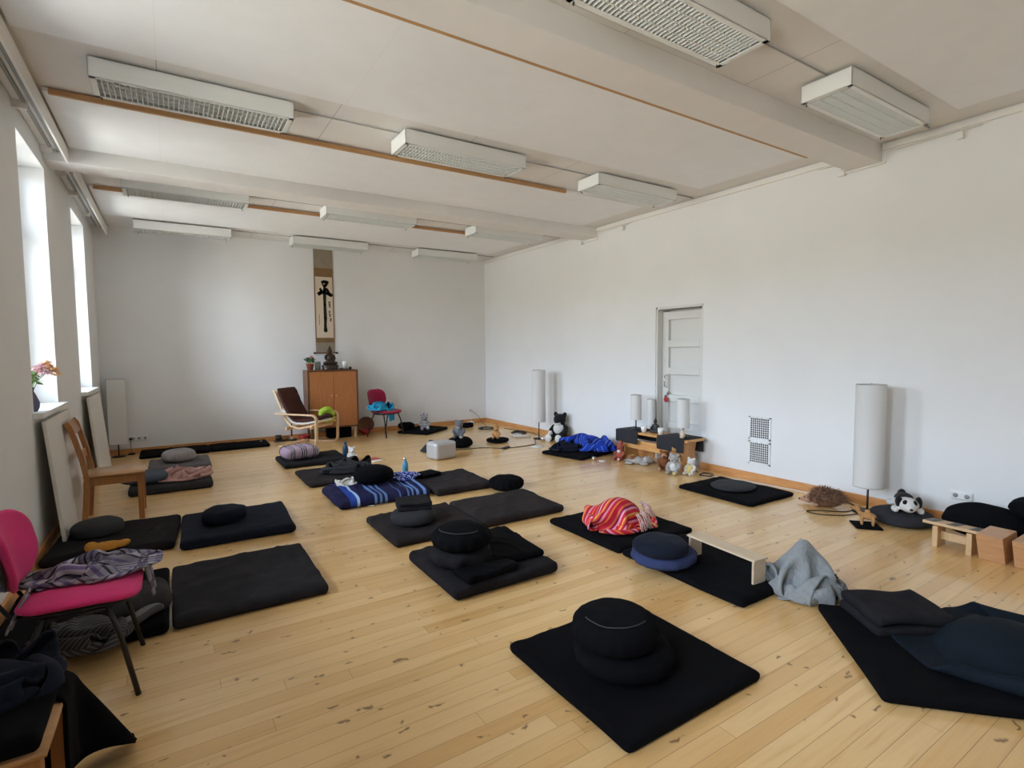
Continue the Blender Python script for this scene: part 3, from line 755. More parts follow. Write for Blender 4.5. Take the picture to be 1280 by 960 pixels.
mat_at(4.68, 5.43, 3.03, 3.92, .045, 'black', 'blue-black floor mat near the door grilles with a flat cushion', rz=0, seed=18)
mat_at(4.66, 5.45, 5.72, 6.48, .05, 'black', 'black floor mat under the bright blue blanket by the right wall', rz=.22, seed=19)
mat_at(3.64, 4.44, 9.18, 9.84, .055, 'black', 'black floor mat with the striped plush toy near the back wall', rz=.62, seed=20)
# right foreground mat (rotated quarter)
o = mat_mesh(.86, .95, .05, 21).build('floor_mat', 'black', loc=(3.18, .97, 0), rz=.775); tag(o, 'black floor mat at the right edge of the photo with dark folded blankets', 'floor mat', 'black floor mats laid out for meditation')

# round cushions
zafu(.04, 8.50, .075, .185, .16, 'lgrey', 'light grey pleated round cushion on the grey mat', seed=1, pleats=22, amp=.02, ex=1.08)
zafu(-.31, 7.28, .085, .20, .12, 'slate', 'slate blue cushion behind the wooden chair leg', seed=2, pleats=0, amp=0, ex=1.15)
zafu(-.56, 5.44, .072, .18, .115, 'charcoal', 'flat charcoal round cushion by the left wall', seed=3, pleats=0, amp=0, ex=1.0)
zafu(.34, 5.22, .072, .175, .135, 'navy', 'small squashed navy round cushion on the navy mat', seed=4, pleats=8, amp=.03, ex=1.02, dome=-.05)
zafu(3.11, 5.00, .0, .195, .135, 'black', 'round black cushion lying on bare floor at the corner of a mat', seed=5, pleats=18)
zafu(1.72, 4.29, .064, .195, .12, 'charcoal', 'charcoal round cushion with a folded dark cloth on it', seed=6, pleats=0, amp=0)
zafu(1.64, 3.23, .085, .20, .13, 'black2', 'crushed black round cushion, lower of the two on the thick mat', seed=7, pleats=9, amp=.05, ex=1.05)
zafu(1.64, 3.23, .20, .205, .135, 'black', 'black round cushion with light piping, upper of the two on the thick mat', seed=8, pleats=16, amp=.03, pip=plain('light_piping', (.07, .07, .075), .7), dome=.16)
zafu(2.87, 2.52, .048, .215, .115, 'indigo', 'indigo blue pleated round cushion beneath a dark one', seed=9, pleats=14, amp=.025, ex=1.1)
zafu(2.80, 2.49, .145, .19, .095, 'navy', 'dark navy round cushion on top of the indigo one', seed=10, pleats=0, amp=0)
zafu(1.77, 1.80, .048, .235, .12, 'black', 'wide black round cushion, lower of the two in the foreground', seed=11, pleats=14, amp=.02)
zafu(1.73, 1.81, .155, .205, .15, 'black', 'black round cushion with thin piping, top of the two in the foreground', seed=12, pleats=20, amp=.015, pip=plain('dim_piping', (.04, .04, .042), .7), dome=.10)
zafu(5.07, 3.50, .042, .225, .05, 'charcoal', 'thin flat charcoal cushion on the mat near the grilles', seed=13, pleats=0, amp=0, ex=1.1)
zafu(3.87, 7.62, 0, .20, .15, 'black', 'black round cushion carrying the grey plush elephant', seed=14, pleats=12, amp=.03, tilt=.0)
zafu(4.60, 7.66, 0, .19, .075, 'black', 'thin black round cushion carrying the tan giraffe toy', seed=15, pleats=0, amp=0, dome=-.1)
zafu(5.37, 2.04, 0, .235, .11, 'charcoal', 'charcoal round cushion under the black and white dog toy', seed=16, pleats=0, amp=0, dome=.2)
zafu(3.76, 9.66, .055, .16, .12, 'black', 'black cushion behind the red chair at the back wall', seed=17, pleats=0, amp=0)
# leaning cushions at the right wall
def leaning(x, y, z, w, d, h, m, label, tilt, rz, seed):
    b = B(); b.rbox((0, 0, 0), (w, d, h), (w*.42, d*.42, h*.48), (22, 22, 6), lambda p: (p.x*(1-.1*abs(p.y/d)), p.y, p.z+nz(p.x*6+seed, p.y*6)*.02))
    o = b.build('round_cushion', m, loc=(x, y, z)); o.rotation_euler = (0, tilt, rz); return tag(o, label, 'cushion', 'round sitting cushions')
leaning(5.42, 1.50, .155, .36, .52, .14, 'black', 'big black cushion slumped against the wall behind the small wooden stool', -.55, 0, 1)
leaning(5.50, 1.20, .10, .34, .42, .18, 'navy', 'lower dark cushion behind the tilted wooden block', -.2, 0, 2)
leaning(5.52, 1.16, .305, .34, .42, .13, 'black', 'black cushion leaning at the right edge on top of another one', -.25, .0, 3)

# cushions with pillows, cloths
tag(B().rbox((0, 0, .09), (.47, .42, .18), (.11, .10, .08), (24, 24, 8), lambda p: (p.x, p.y, max(-.085, p.z+nz(p.x*7, p.y*7, 3)*.012))).build('pillow', stripes('purple_check', [(0, (.40, .30, .40)), (.28, (.015, .015, .02)), (.37, (.62, .55, .62)), (.44, (.015, .015, .02)), (.53, (.62, .55, .62)), (.60, (.015, .015, .02)), (.69, (.42, .32, .42))], 3.0, 0, second=[(0, (1, 1, 1)), (.70, (.10, .09, .12)), (.78, (.9, .9, .9)), (.84, (.1, .1, .12)), (.90, (1, 1, 1))], rep2=1.0), loc=(1.47, 7.86, .062), rz=.15), 'purple checked cushion with black and white lines', 'pillow')
tag(cloth_surface('heap_a', 'blanket', 'pink', loc=(.09, 7.30, .088), rz=1.9, sc=(.90, .80, 1.15)), 'rumpled dusty pink blanket on the charcoal mat', 'blanket')
tag(cloth_surface('heap_a', 'jumper', 'charcoal', loc=(1.84, 6.76, .055), rz=.5, sc=(1.25, .85, 1.25)), 'crumpled charcoal jumper on the black mat behind the blue blanket', 'jumper')
# blue striped blanket with cushion
blue = [(0, (.014, .014, .055)), (.12, (.02, .06, .34)), (.19, (.34, .50, .75)), (.215, (.014, .014, .07)), (.37, (.11, .22, .48)), (.395, (.014, .014, .07)), (.425, (.11, .22, .48)), (.45, (.014, .014, .07)), (.48, (.11, .22, .48)), (.505, (.014, .014, .055)), (.64, (.07, .12, .32)), (.655, (.012, .012, .05)), (.73, (.13, .24, .52)), (.75, (.012, .012, .06)), (.78, (.13, .24, .52)), (.80, (.012, .012, .06)), (.83, (.13, .24, .52)), (.86, (.012, .012, .06)), (.91, (.13, .24, .52)), (.94, (.014, .014, .055))]
M['bluest'] = stripes('blue_striped_wool', blue, 1.0, 0)
b = B()
def bf(p):
    k = (p.z+.055)/.11
    s = max(0, ridge(p.x*9+1, p.y*1.6, 2)-.55)
    return (p.x*(1+.02*nz(p.y*4, 1))+.02*nz(p.y*5, 3), p.y+.02*nz(p.x*5, 2), -.055 if p.z < -.05 else p.z+k*(.018*nz(p.x*5, p.y*5)+s*.03-.03*(abs(p.y)/.4)**2))
b.rbox((0, 0, .055), (.97, .78, .11), (.05, .06, .052), (60, 40, 6), bf)
t = thing('striped_blanket', 'blue and navy striped blanket folded over a mat in mid room', 'blanket', (1.80, 5.57, 0), -.02)
b.build('cloth', 'bluest', t)
B().box((-.17, -.405, .012), (.055, .03, .004)).build('care_tag', 'paper', t)
tag(cloth_surface('heap_a', 'white_cloth', 'furw', loc=(1.56, 5.80, .112), rz=2.6, sc=(.42, .42, .5)), 'small crumpled white cloth tucked behind the black cushion on the blue blanket', 'cloth')
tag(cloth_surface('lilac', 'patterned_cloth', stripes('blue_white_check', [(0, (.02, .05, .35)), (.4, (.70, .75, .85)), (.55, (.02, .05, .35)), (.8, (.6, .68, .85))], 9, 0, second=[(0, (1, 1, 1)), (.6, (.12, .2, .6))], rep2=9), loc=(2.20, 5.74, .115), rz=1.2, sc=(.62, .9, .6)), 'blue and white checked cloth at the right end of the blue blanket', 'cloth')
zafu(1.83, 5.70, .115, .205, .165, 'black', 'round black cushion on the blue striped blanket', seed=20, pleats=0, amp=0, ex=1.06)
# folded cloth on the cushion
tag(folded(.30, .28, .022, 3, 4).build('folded_cloth', 'black2', loc=(1.74, 4.34, .19), rz=-.25), 'folded black cloth resting on the charcoal cushion', 'folded cloth')
tag(folded(.26, .22, .02, 2, 8).build('folded_cloth', 'black', loc=(2.50, 5.80, .075), rz=.3), 'folded black cloth on the far left corner of the faded mat', 'folded cloth')
# flat rectangular cushions on thick mat
tag(mat_mesh(.46, .60, .05, 31, .008).build('flat_cushion', 'black', loc=(1.98, 3.32, .082), rz=-.06), 'flat black pad lying on the right half of the thick mat', 'flat cushion')
tag(mat_mesh(.40, .20, .045, 32, .008).build('flat_cushion', 'black', loc=(1.70, 2.99, .082), rz=.05), 'small flat black pad at the front edge of the thick mat', 'flat cushion')
# bright blue blanket by the right wall
M['blue2'] = stripes('bright_blue_stripes', [(0, (.015, .05, .42)), (.30, (.10, .22, .62)), (.34, (.015, .05, .42)), (.60, (.10, .22, .60)), (.64, (.01, .03, .28)), (.80, (.12, .25, .62)), (.84, (.015, .03, .20))], 5.0, 1)
tag(cloth_surface('heap_b', 'blanket', 'blue2', loc=(5.27, 6.12, .052), rz=.2, sc=(.72, .90, 1.7)), 'bright blue crumpled blanket on the mat by the panda', 'blanket')
tag(cloth_surface('heap_a', 'jacket', 'navy', loc=(4.93, 6.22, .052), rz=.5, sc=(.75, .7, 1.3)), 'dark navy jacket bunched against the left side of the bright blue blanket', 'jacket')
# red striped blanket
reds = [(0, (.50, .015, .03)), (.10, (.72, .20, .05)), (.16, (.60, .02, .05)), (.26, (.75, .25, .32)), (.34, (.30, .01, .05)), (.42, (.70, .08, .03)), (.50, (.78, .42, .12)), (.56, (.60, .02, .05)), (.68, (.76, .35, .45)), (.76, (.28, .01, .08)), (.84, (.66, .15, .05)), (.92, (.50, .02, .06))]
M['reds'] = stripes('red_striped_wool', reds, 4.6, 1)
t = thing('striped_blanket', 'red, orange and pink striped blanket with fringes', 'blanket', (3.20, 3.33, .05), .1)
cloth_surface('red', 'cloth', 'reds', t, rz=.15, sc=(1.0, .95, 1.15))
b = B(); rnd = random.Random(4); pts = []
for k in range(46):
    a = -1.75+1.6*k/45
    x, y = .29*math.cos(a), .27*math.sin(a); pts.append((x*.88, y*.88, .13+.03*rnd.random(), math.cos(a)*.55, math.sin(a)*.55))
fringe(b, pts, .15, 5, .0045); b.build('fringe', stripes('fringe_wool', [(0, (.65, .45, .40)), (.5, (.5, .05, .06))], 20), t)
# grey scarf heap
t = thing('knitted_scarf', 'grey knitted scarf heaped beside the pale wooden bench', 'scarf', (3.31, 1.79, 0), .4)
cloth_surface('scarf', 'cloth', 'knit', t, sc=(.70, .80, 1.42), th=.010)
b = B(); pts = []
for k in range(50):
    a = -1.9+1.9*k/49; x, y = .205*math.cos(a), .20*math.sin(a); pts.append((x, y, .07+.05*math.sin(k*1.7)**2, math.cos(a+.3)*.5, math.sin(a+.3)*.5))
fringe(b, pts, .13, 7, .004); b.build('fringe', 'knit', t)
# dark blankets on the right foreground mat
tag(folded(.42, .34, .055, 2, 21, .10).build('folded_blanket', 'black2', loc=(3.28, 1.26, .048), rz=-.5), 'dark folded blanket at the left corner of the right-edge mat', 'blanket', 'dark blankets on the right mat')
tag(cloth_surface('petrol', 'blanket', M.setdefault('petrol', fabric('petrol_fleece', (.006, .011, .018), wr=.3)), loc=(3.36, .86, .05), rz=-.6, sc=(.92, .95, .98), th=.012), 'dark petrol blanket heaped on the right-edge mat', 'blanket', 'dark blankets on the right mat')

# ------------------------------------------------------------------ wooden side chair (beech)
def side_chair(label, loc, rz, group='solid wood side chairs'):
    t = thing('wooden_chair', label, 'chair', loc, rz, group)      # faces +x; origin between the legs
    W, Dd = .42, .42
    B().rbox((.0, 0, .445), (.46, .44, .024), (.01, .01, .01), (3, 3, 2)).build('seat', 'oaky', t)
    for s in (-1, 1):
        B().box((.19, s*.185, .217), (.045, .04, .434), taper=None).build('leg', 'oak', t, bevel=.004)
    for s in (-1, 1):
        path = [(-.235, 0), (-.215, .22), (-.20, .44), (-.225, .60), (-.27, .80), (-.30, .91), (-.325, .945)]
        B().ribbon(path, s*.20-.018, s*.20+.018, .042, smooth=False).build('rear_post', 'oak', t, bevel=.004)
    B().box((0, .19, .395), (.36, .02, .075)).box((0, -.19, .395), (.36, .02, .075)).box((.185, 0, .395), (.02, .36, .075)).box((-.19, 0, .395), (.02, .36, .075)).build('apron', 'oak', t, bevel=.003)
    B().ribbon([(-.275, .83), (-.30, .90), (-.322, .945)], -.19, .19, .022).build('top_rail', 'oak', t, bevel=.004)
    B().ribbon([(-.235, .585), (-.25, .66)], -.19, .19, .018).build('back_rail', 'oak', t, bevel=.003)
    return t
side_chair('brown wooden chair standing empty by the left wall', (-.475, 6.22, 0), 0)
side_chair('wooden chair in the bottom left corner covered by dark coats', (-.56, 2.10, 0), 0)
# things on the near chair
tag(mat_mesh(.45, .46, .05, 41, .008).build('seat_pad', 'black', loc=(-.57, 2.10, .458)), 'black seat pad on the corner wooden chair', 'seat pad')
tag(cloth_surface('heap_a', 'coat', 'navy', loc=(-.53, 2.24, .505), rz=.9, sc=(.72, .62, .85)), 'dark navy coat piled on the corner chair', 'coat', 'coats on the corner chair')
tag(cloth_surface('coat', 'cardigan', 'black', loc=(-.43, 2.23, .025), center=False, th=.012), 'black cardigan hanging over the corner of the wooden chair', 'cardigan', 'coats on the corner chair')

# ------------------------------------------------------------------ upholstered visitor chairs
def visitor_chair(label, loc, rz, m):
    t = thing('visitor_chair', label, 'chair', loc, rz, 'red upholstered chairs with black legs')   # faces +x
    def sf(p):
        k = 1-.10*max(0, -p.x/.23)
        return (p.x, p.y*k, p.z-.018*(p.x/.23)**2*(1 if p.x > 0 else .2)+.008*(p.y/.23)**2)
    B().rbox((0, 0, .455), (.45, .46, .055), (.11, .12, .026), (20, 20, 6), sf).build('seat', m, t)
    B().rbox((0, 0, .425), (.42, .43, .022), (.11, .12, .010), (12, 12, 2), sf).build('seat_shell', 'blackplastic', t)
    R = RY(-.20)
    def bf2(p): return (p.x+.06*(p.y/.22)**2, p.y, p.z)
    B().rbox((-.265, 0, .685), (.05, .45, .33), (.022, .14, .13), (5, 22, 20), bf2, R).build('backrest', m, t)
    B().rbox((-.292, 0, .683), (.022, .43, .31), (.010, .13, .12), (3, 18, 16), bf2, R).build('back_shell', 'blackplastic', t)
    for s in (-1, 1):
        B().tube([(.10, s*.19, .418), (.14, s*.215, .30), (.20, s*.245, .0)], .0115, 8).build('leg', 'blackmetal', t)
        B().tube([(-.12, s*.19, .418), (-.17, s*.215, .30), (-.25, s*.245, .0)], .0115, 8).build('leg', 'blackmetal', t)
    B().tube([(.10, -.19, .412), (.10, .19, .412)], .010, 8).tube([(-.12, -.19, .412), (-.12, .19, .412)], .010, 8).tube([(.12, -.19, .41), (-.14, -.19, .41)], .010, 8).tube([(.12, .19, .41), (-.14, .19, .41)], .010, 8).build('frame', 'blackmetal', t)
    for s in (-1, 1): B().tube([(-.14, s*.12, .412), (-.235, s*.12, .425), (-.275, s*.12, .50), (-.30, s*.12, .62)], .009, 8).build('back_support', 'blackmetal', t)
    return t
visitor_chair('raspberry upholstered chair in the left foreground with a scarf on its seat', (-.385, 3.13, 0), 0, 'magenta')
visitor_chair('small crimson upholstered chair at the back wall with a blue fleece', (3.29, 9.42, 0), -1.05, 'red')
# turquoise fleece on the far chair
t = thing('fleece_jacket', 'turquoise fleece jacket thrown over the far crimson chair', 'jacket', (3.21, 9.46, .478), -.9)
cloth_surface('heap_a', 'body', 'turq', t, loc=(-.02, 0, 0), rz=.4, sc=(.80, .78, 1.35))
b = B(); b.grid(lambda u, v: Vector((.18+.09*u*(1-.4*u)+.008*math.sin(v*9), -.12+.24*v*(1-.35*u), .02-.28*max(0, u-.25)**1.1+.01*math.sin(v*14+u*4))), 14, 12); b.build('sleeve', 'turq', t, solid=.012)
# scarf on near chair
M['lilac'] = stripes('lilac_grey_check', [(0, (.24, .23, .28)), (.18, (.05, .05, .08)), (.26, (.42, .41, .46)), (.42, (.17, .15, .30)), (.55, (.38, .36, .46)), (.68, (.04, .04, .06)), (.76, (.30, .29, .34)), (.90, (.14, .13, .24))], 4.0, 1, second=[(0, (1, 1, 1)), (.55, (.45, .44, .5)), (.72, (1, 1, 1)), (.86, (.65, .65, .72))], rep2=3.0)
t = thing('checked_scarf', 'lilac and grey checked scarf spread over the raspberry chair seat', 'scarf', (-.37, 3.20, .482), 0)
cloth_surface('lilac', 'cloth', 'lilac', t, loc=(-.02, .05, 0), rz=.12, sc=(.88, .95, 1.1))
b = B(); b.grid(lambda u, v: Vector((.215+.03*u+.012*math.sin(v*11), -.02+.20*v, .012-.17*u**1.3+.006*math.sin(v*17))), 10, 16, uvfn=lambda x, y: (x*.3, y*.4)); b.build('hanging_end', 'lilac', t, solid=.006)
b = B(); b.grid(lambda u, v: Vector((-.20-.06*u, -.20-.03*u+.22*v+.01*math.sin(v*9), .02-.13*u+.012*math.sin(v*12))), 10, 16, uvfn=lambda x, y: (x*.4, y*.4)); b.build('hanging_end', 'lilac', t, solid=.008)
# stuff below the near chair
tag(mat_mesh(.36, .26, .13, 51, .012, edge=.06).build('bolster', M.setdefault('dimgrey', fabric('dim_grey_cotton', (.045, .045, .048))), loc=(-.235, 3.68, .065), rz=.12), 'dark square bolster on the mat under the raspberry chair', 'cushion')
t = thing('knitted_blanket', 'grey ribbed knitted blanket on the mat under the raspberry chair', 'blanket', (-.42, 3.50, .065), .4)
M['rib'] = stripes('ribbed_knit', [(0, (.06, .058, .062)), (.35, (.15, .145, .155)), (.62, (.05, .05, .052))], 40, 1)
cloth_surface('heap_a', 'cloth', 'rib', t, sc=(.8, .7, 1.1))
B().rbox((.22, -.06, .035), (.24, .09, .06), (.05, .05, .028), (16, 10, 4), lambda p: (p.x, p.y+.02*math.sin(p.x*14), p.z+.01*math.sin(p.x*22))).build('sleeve', M.setdefault('rib2', stripes('ribbed_knit_light', [(0, (.08, .08, .085)), (.5, (.32, .32, .34))], 12, 1)), t)
tag(B().ell((0, 0, .035), (.11, .04, .035)).ell((.10, .0, .035), (.055, .03, .028), RZ(.5)).ell((-.09, .02, .04), (.045, .045, .04)).ell((-.02, .05, .03), (.03, .06, .025), RZ(.4)).build('plush_toy', 'furo', loc=(-.46, 4.93, .078), rz=.1, remesh=.009), 'orange plush toy lying on the mat behind the raspberry chair', 'plush toy')

# ------------------------------------------------------------------ bentwood armchair
t = thing('lounge_armchair', 'bentwood armchair with a dark brown cushion beside the cabinet', 'armchair', (1.93, 9.26, 0), -.80)   # faces +x
def arc(cx, cz, r, a0, a1, n=7): return [(cx+r*math.cos(a0+(a1-a0)*k/n), cz+r*math.sin(a0+(a1-a0)*k/n)) for k in range(n+1)]
for s in (-1, 1):
    p = [(-.38, .012), (.22, .012)]+arc(.24, .092, .08, -PI/2, 0)+arc(.24, .44, .08, 0, PI/2)+[(-.42, .54)]
    p = [(-.40, .014), (.20, .014)]+arc(.22, .094, .08, -PI/2, 0)+[(.305, .28)]+arc(.23, .45, .08, 0, PI/2)+[(.0, .535), (-.44, .545)]
    B().ribbon(p, s*.31-.028, s*.31+.028, .024).build('arm_frame', 'birch', t)
    q = [(-.50, .93), (-.40, .70), (-.30, .46), (-.20, .34), (-.05, .30), (.15, .34), (.30, .385)]
    B().ribbon(q, s*.255-.012, s*.255+.012, .03).build('seat_rail', 'birch', t)
B().box((-.25, 0, .30), (.03, .62, .05)).box((.20, 0, .325), (.03, .62, .05)).build('cross_rail', 'birch', t, bevel=.004)
B().box((-.28, 0, .03), (.05, .58, .02)).build('floor_stretcher', 'birch', t, bevel=.004)
def cushion_path(off):
    return [(-.515+off, .95), (-.46+off, .82), (-.39+off, .66), (-.30+off, .50), (-.20+off*.8, .395+off*.4), (-.05, .36+off), (.10, .375+off), (.25, .41+off), (.34, .435+off*.6)]
B().ribbon(cushion_path(.010), -.295, .295, .075).build('canvas_sling', 'canvas', t, sub=1)
b = B(); P = cushion_path(.062)
def cf(u, v):
    f_ = u*(len(P)-1); i = min(int(f_), len(P)-2); k = f_-i
    c = Vector((P[i][0]*(1-k)+P[i+1][0]*k, 0, P[i][1]*(1-k)+P[i+1][1]*k)); j = min(i+1, len(P)-1)
    tg = Vector((P[j][0]-P[i][0], 0, P[j][1]-P[i][1])).normalized(); nn = Vector((-tg.z, 0, tg.x)); a = 2*PI*v
    ca, sa = math.cos(a), math.sin(a); e = min(1, min(u, 1-u)*14+.12)**.5
    quilt = 1-.28*max(0, math.cos((u*5)*2*PI))**8
    return c+Vector((0, 1, 0))*(.24*math.copysign(abs(ca)**.35, ca)*(.9+.1*e))+nn*(.036*math.copysign(abs(sa)**.6, sa)*e*quilt)
b.grid(cf, 48, 28, closev=True); b.build('cushion', 'brown', t)
B().ell((-.46, 0, .885), (.03, .20, .075), RY(.38)).build('headrest', 'brown', t)
# lime neck pillow on the far arm
b = B(); b.tube([(.085*math.cos(a), .01*math.sin(3*a), .085*math.sin(a)) for a in [(-1.9+5.2*k/20) for k in range(21)]], [.045+.018*math.sin(PI*k/20) for k in range(21)], 14)
t2 = thing('neck_pillow', 'lime green U-shaped neck pillow hanging on the armchair', 'pillow', (2.16, 9.16, .49), .25)
b.build('cushion', 'lime', t2); B().ell((0, .03, 0), (.075, .03, .075)).build('backing', 'darklime', t2)

# ------------------------------------------------------------------ altar cabinet and what stands on it
CX, CY = 2.405, 9.80
t = thing('cabinet', 'teak two-door cabinet against the back wall', 'cabinet', (CX, CY, 0))
W, Dp, z0, z1 = .87, .38, .20, 1.225
b = B().box((0, 0, z1-.011), (W, Dp, .022)).box((0, 0, z0+.011), (W, Dp, .022)).box((-W/2+.011, 0, (z0+z1)/2), (.022, Dp, z1-z0-.044)).box((W/2-.011, 0, (z0+z1)/2), (.022, Dp, z1-z0-.044)).box((0, Dp/2-.006, (z0+z1)/2), (W-.044, .012, z1-z0-.044))
b.build('body', 'teakdark', t, bevel=.002)
for s in (-1, 1):
    dw = (W-.06)/2
    dd = B()
    for k in range(14): dd.box((s*(dw/2+.003)-dw/2+dw*(k+.5)/14, -Dp/2+.016, (z0+z1)/2), (dw/14-.0015, .016, z1-z0-.056))
    dd.box((s*(dw/2+.003), -Dp/2+.026, (z0+z1)/2), (dw, .006, z1-z0-.056))
    o = dd.build('door', 'teak', t)
    B().lathe([(0, 0), (.011, 0), (.014, .012), (0, .018)], 12, (s*.04, -Dp/2+.008, .77), M3=RX(PI/2)).build('knob', 'birch', o)
for sx in (-1, 1):
    for sy in (-1, 1): B().box((sx*(W/2-.06), sy*(Dp/2-.05), .10), (.04, .04, .20)).build('leg', 'birch' if (sx > 0) else 'teakdark', t, bevel=.003)
tag(B().rbox((0, 0, .09), (.40, .26, .18), .01, (3, 3, 3)).build('storage_box', 'black', loc=(2.52, 9.80, 0)), 'black box pushed under the teak cabinet', 'box')
ZT = 1.225
# Buddha statue
def buddha(name, label, loc, rz, s, m, pedestal=True):
    t = thing(name, label, 'statue', loc, rz)
    z = .0
    if pedestal:
        b = B(); b.lathe([(0, 0), (.135*s, 0), (.14*s, .015*s), (.12*s, .03*s), (.14*s, .055*s), (.125*s, .085*s), (.10*s, .09*s), (0, .09*s)], 28, rad=lambda a, r, zz: r*(1+.05*math.cos(14*a)))
        for v in b.bm.verts: v.co.y *= .7
        b.build('lotus_base', m, t); z = .085*s
    b = B()
    b.ell((0, 0, z+.035*s), (.11*s, .07*s, .04*s)).ell((.075*s, -.02*s, z+.03*s), (.05*s, .045*s, .03*s)).ell((-.075*s, -.02*s, z+.03*s), (.05*s, .045*s, .03*s))
    b.ell((0, .01*s, z+.11*s), (.055*s, .04*s, .085*s)).ell((0, .01*s, z+.165*s), (.068*s, .036*s, .035*s))
    for q in (-1, 1):
        b.tube([(q*.062*s, .01*s, z+.17*s), (q*.08*s, 0, z+.11*s), (q*.055*s, -.04*s, z+.07*s), (q*.01*s, -.055*s, z+.065*s)], [.022*s, .02*s, .017*s, .014*s], 8)
    b.tube([(0, .01*s, z+.18*s), (0, .008*s, z+.215*s)], .018*s, 8)
    b.ell((0, .005*s, z+.245*s), (.033*s, .034*s, .042*s))
    b.build('figure', m, t, remesh=.006*s)
    B().ell((0, .01*s, z+.27*s), (.034*s, .034*s, .026*s)).ell((0, .01*s, z+.30*s), (.016*s, .016*s, .022*s)).lathe([(.008*s, z+.31*s), (0, z+.345*s)], 8).build('hair_knot', m, t)
    B().ell((.036*s, .005*s, z+.235*s), (.006*s, .01*s, .02*s)).ell((-.036*s, .005*s, z+.235*s), (.006*s, .01*s, .02*s)).ell((0, -.030*s, z+.242*s), (.006*s, .008*s, .010*s)).build('face_detail', m, t)
    return t
buddha('buddha_statue', 'dark bronze seated Buddha statue on the teak cabinet', (2.40, 9.78, ZT), 0, 1.04, 'bronze')
# potted flower
t = thing('potted_flower', 'pink flowering plant in a terracotta pot on the cabinet', 'potted plant', (2.055, 9.78, ZT))
B().lathe([(0, 0), (.045, 0), (.062, .10), (.068, .10), (.068, .12), (.055, .12), (.052, .10), (0, .095)], 24).build('pot', 'terra', t)
def leaves(b, c, R, n, seed, ls=.035, zs=1.0):
    rnd = random.Random(seed)
    for _ in range(n):
        a = rnd.uniform(0, 2*PI); e = rnd.uniform(-.4, 1.3); r = R*rnd.uniform(.55, 1)
        p = Vector(c)+Vector((r*math.cos(a)*math.cos(e), r*math.sin(a)*math.cos(e), r*math.sin(e)*zs))
        M3 = Matrix.Rotation(a, 3, 'Z') @ Matrix.Rotation(rnd.uniform(-.8, .8), 3, 'Y') @ Matrix.Rotation(rnd.uniform(-.6, .6), 3, 'X')
        L = ls*rnd.uniform(.7, 1.2)
        pts = [Vector(q)*L for q in ((-1, 0, 0), (-.3, .55, .12), (.5, .42, .1), (1, 0, -.1), (.5, -.42, .1), (-.3, -.55, .12))]
        vs = [b.bm.verts.new(p+M3 @ q) for q in pts]; b.face(vs)
b = B(); leaves(b, (0, 0, .16), .085, 60, 3, .032, .8); b.build('foliage', 'leaf', t, solid=.0015)
b = B(); leaves(b, (.02, -.02, .21), .05, 34, 5, .022); b.build('blossom', 'petal', t, solid=.0015)
b = B()
for k in range(6): b.tube([(0, 0, .09), (.03*math.cos(k), .03*math.sin(k), .15), (.05*math.cos(k), .05*math.sin(k), .2)], .003, 5)
b.build('stem', 'leaf', t)
# candle on a dark dish, small bowls
tag(B().lathe([(0, .012), (.042, .012), (.042, .14), (.036, .15), (.006, .148), (.004, .16), (0, .16)], 24, (2.65, 9.76, ZT)).build('pillar_candle', 'wax'), 'short white pillar candle on the cabinet', 'candle')
tag(B().lathe([(0, 0), (.06, 0), (.075, .011), (.05, .0105), (0, .0105)], 24, (2.65, 9.76, ZT)).build('candle_dish', 'trayd'), 'dark dish beneath the white candle on the cabinet', 'dish')
tag(B().lathe([(0, 0), (.025, 0), (.03, .03), (.027, .03), (.022, .006), (0, .006)], 18, (2.565, 9.70, ZT)).build('incense_bowl', 'trayd'), 'small black incense bowl between statue and candle', 'bowl')
tag(B().lathe([(0, 0), (.022, 0), (.028, .045), (.025, .045), (.02, .006), (0, .006)], 18, (2.76, 9.80, ZT)).build('offering_bowl', 'trayd'), 'small dark cup right of the white candle', 'bowl')
tag(B().rbox((0, 0, .075), (.10, .004, .15), .0015, (2, 1, 2)).build('postcard', plain('pale_green_card', (.42, .50, .45), .7), loc=(2.20, 9.84, ZT), rz=.1), 'pale green card standing between the flower pot and the statue', 'card')

# calligraphy scroll
t = thing('hanging_scroll', 'long hanging scroll with black brush calligraphy above the cabinet', 'scroll', (2.385, D_-.008, 0))
sw = .335
def sheet(name, zt, zb, w, m, yo, parent): return B().box((0, yo, (zt+zb)/2), (w, .003, zt-zb)).build(name, m, parent)
sheet('backing', 3.42, 1.53, sw, 'taupe', 0, t)
sheet('brown_band', 3.05, 2.90, sw, 'bronzesilk', -.003, t); sheet('brown_band', 1.795, 1.715, sw, 'bronzesilk', -.003, t)
sheet('side_border', 2.90, 1.795, sw, 'teakdark', -.003, t)
cal = sheet('paper_panel', 2.895, 1.80, sw-.035, 'cream', -.006, t)
b = B()
def stroke(pts, ws):
    n = len(pts)
    for i in range(n-1):
        (x0, z0_), (x1, z1_) = pts[i], pts[i+1]; d = Vector((x1-x0, z1_-z0_)); d.normalize(); nn = Vector((-d.y, d.x))
        w0, w1 = ws[i]*.62, ws[i+1]*.62
        b.prism([(x0+nn.x*w0, -.0085, z0_+nn.y*w0), (x1+nn.x*w1, -.0085, z1_+nn.y*w1), (x1-nn.x*w1, -.0085, z1_-nn.y*w1), (x0-nn.x*w0, -.0085, z0_-nn.y*w0)], (0, .0015, 0))
        b.lathe([(0, 0), (w1, 0), (w1, .0015), (0, .0015)], 10, (x1, -.007, z1_), M3=RX(PI/2))
stroke([(-.045, 2.79), (.0, 2.81), (.06, 2.80)], [.035, .045, .05])
stroke([(.055, 2.80), (.035, 2.745), (.0, 2.73)], [.045, .04, .03]); stroke([(-.03, 2.77), (.0, 2.74)], [.03, .02])
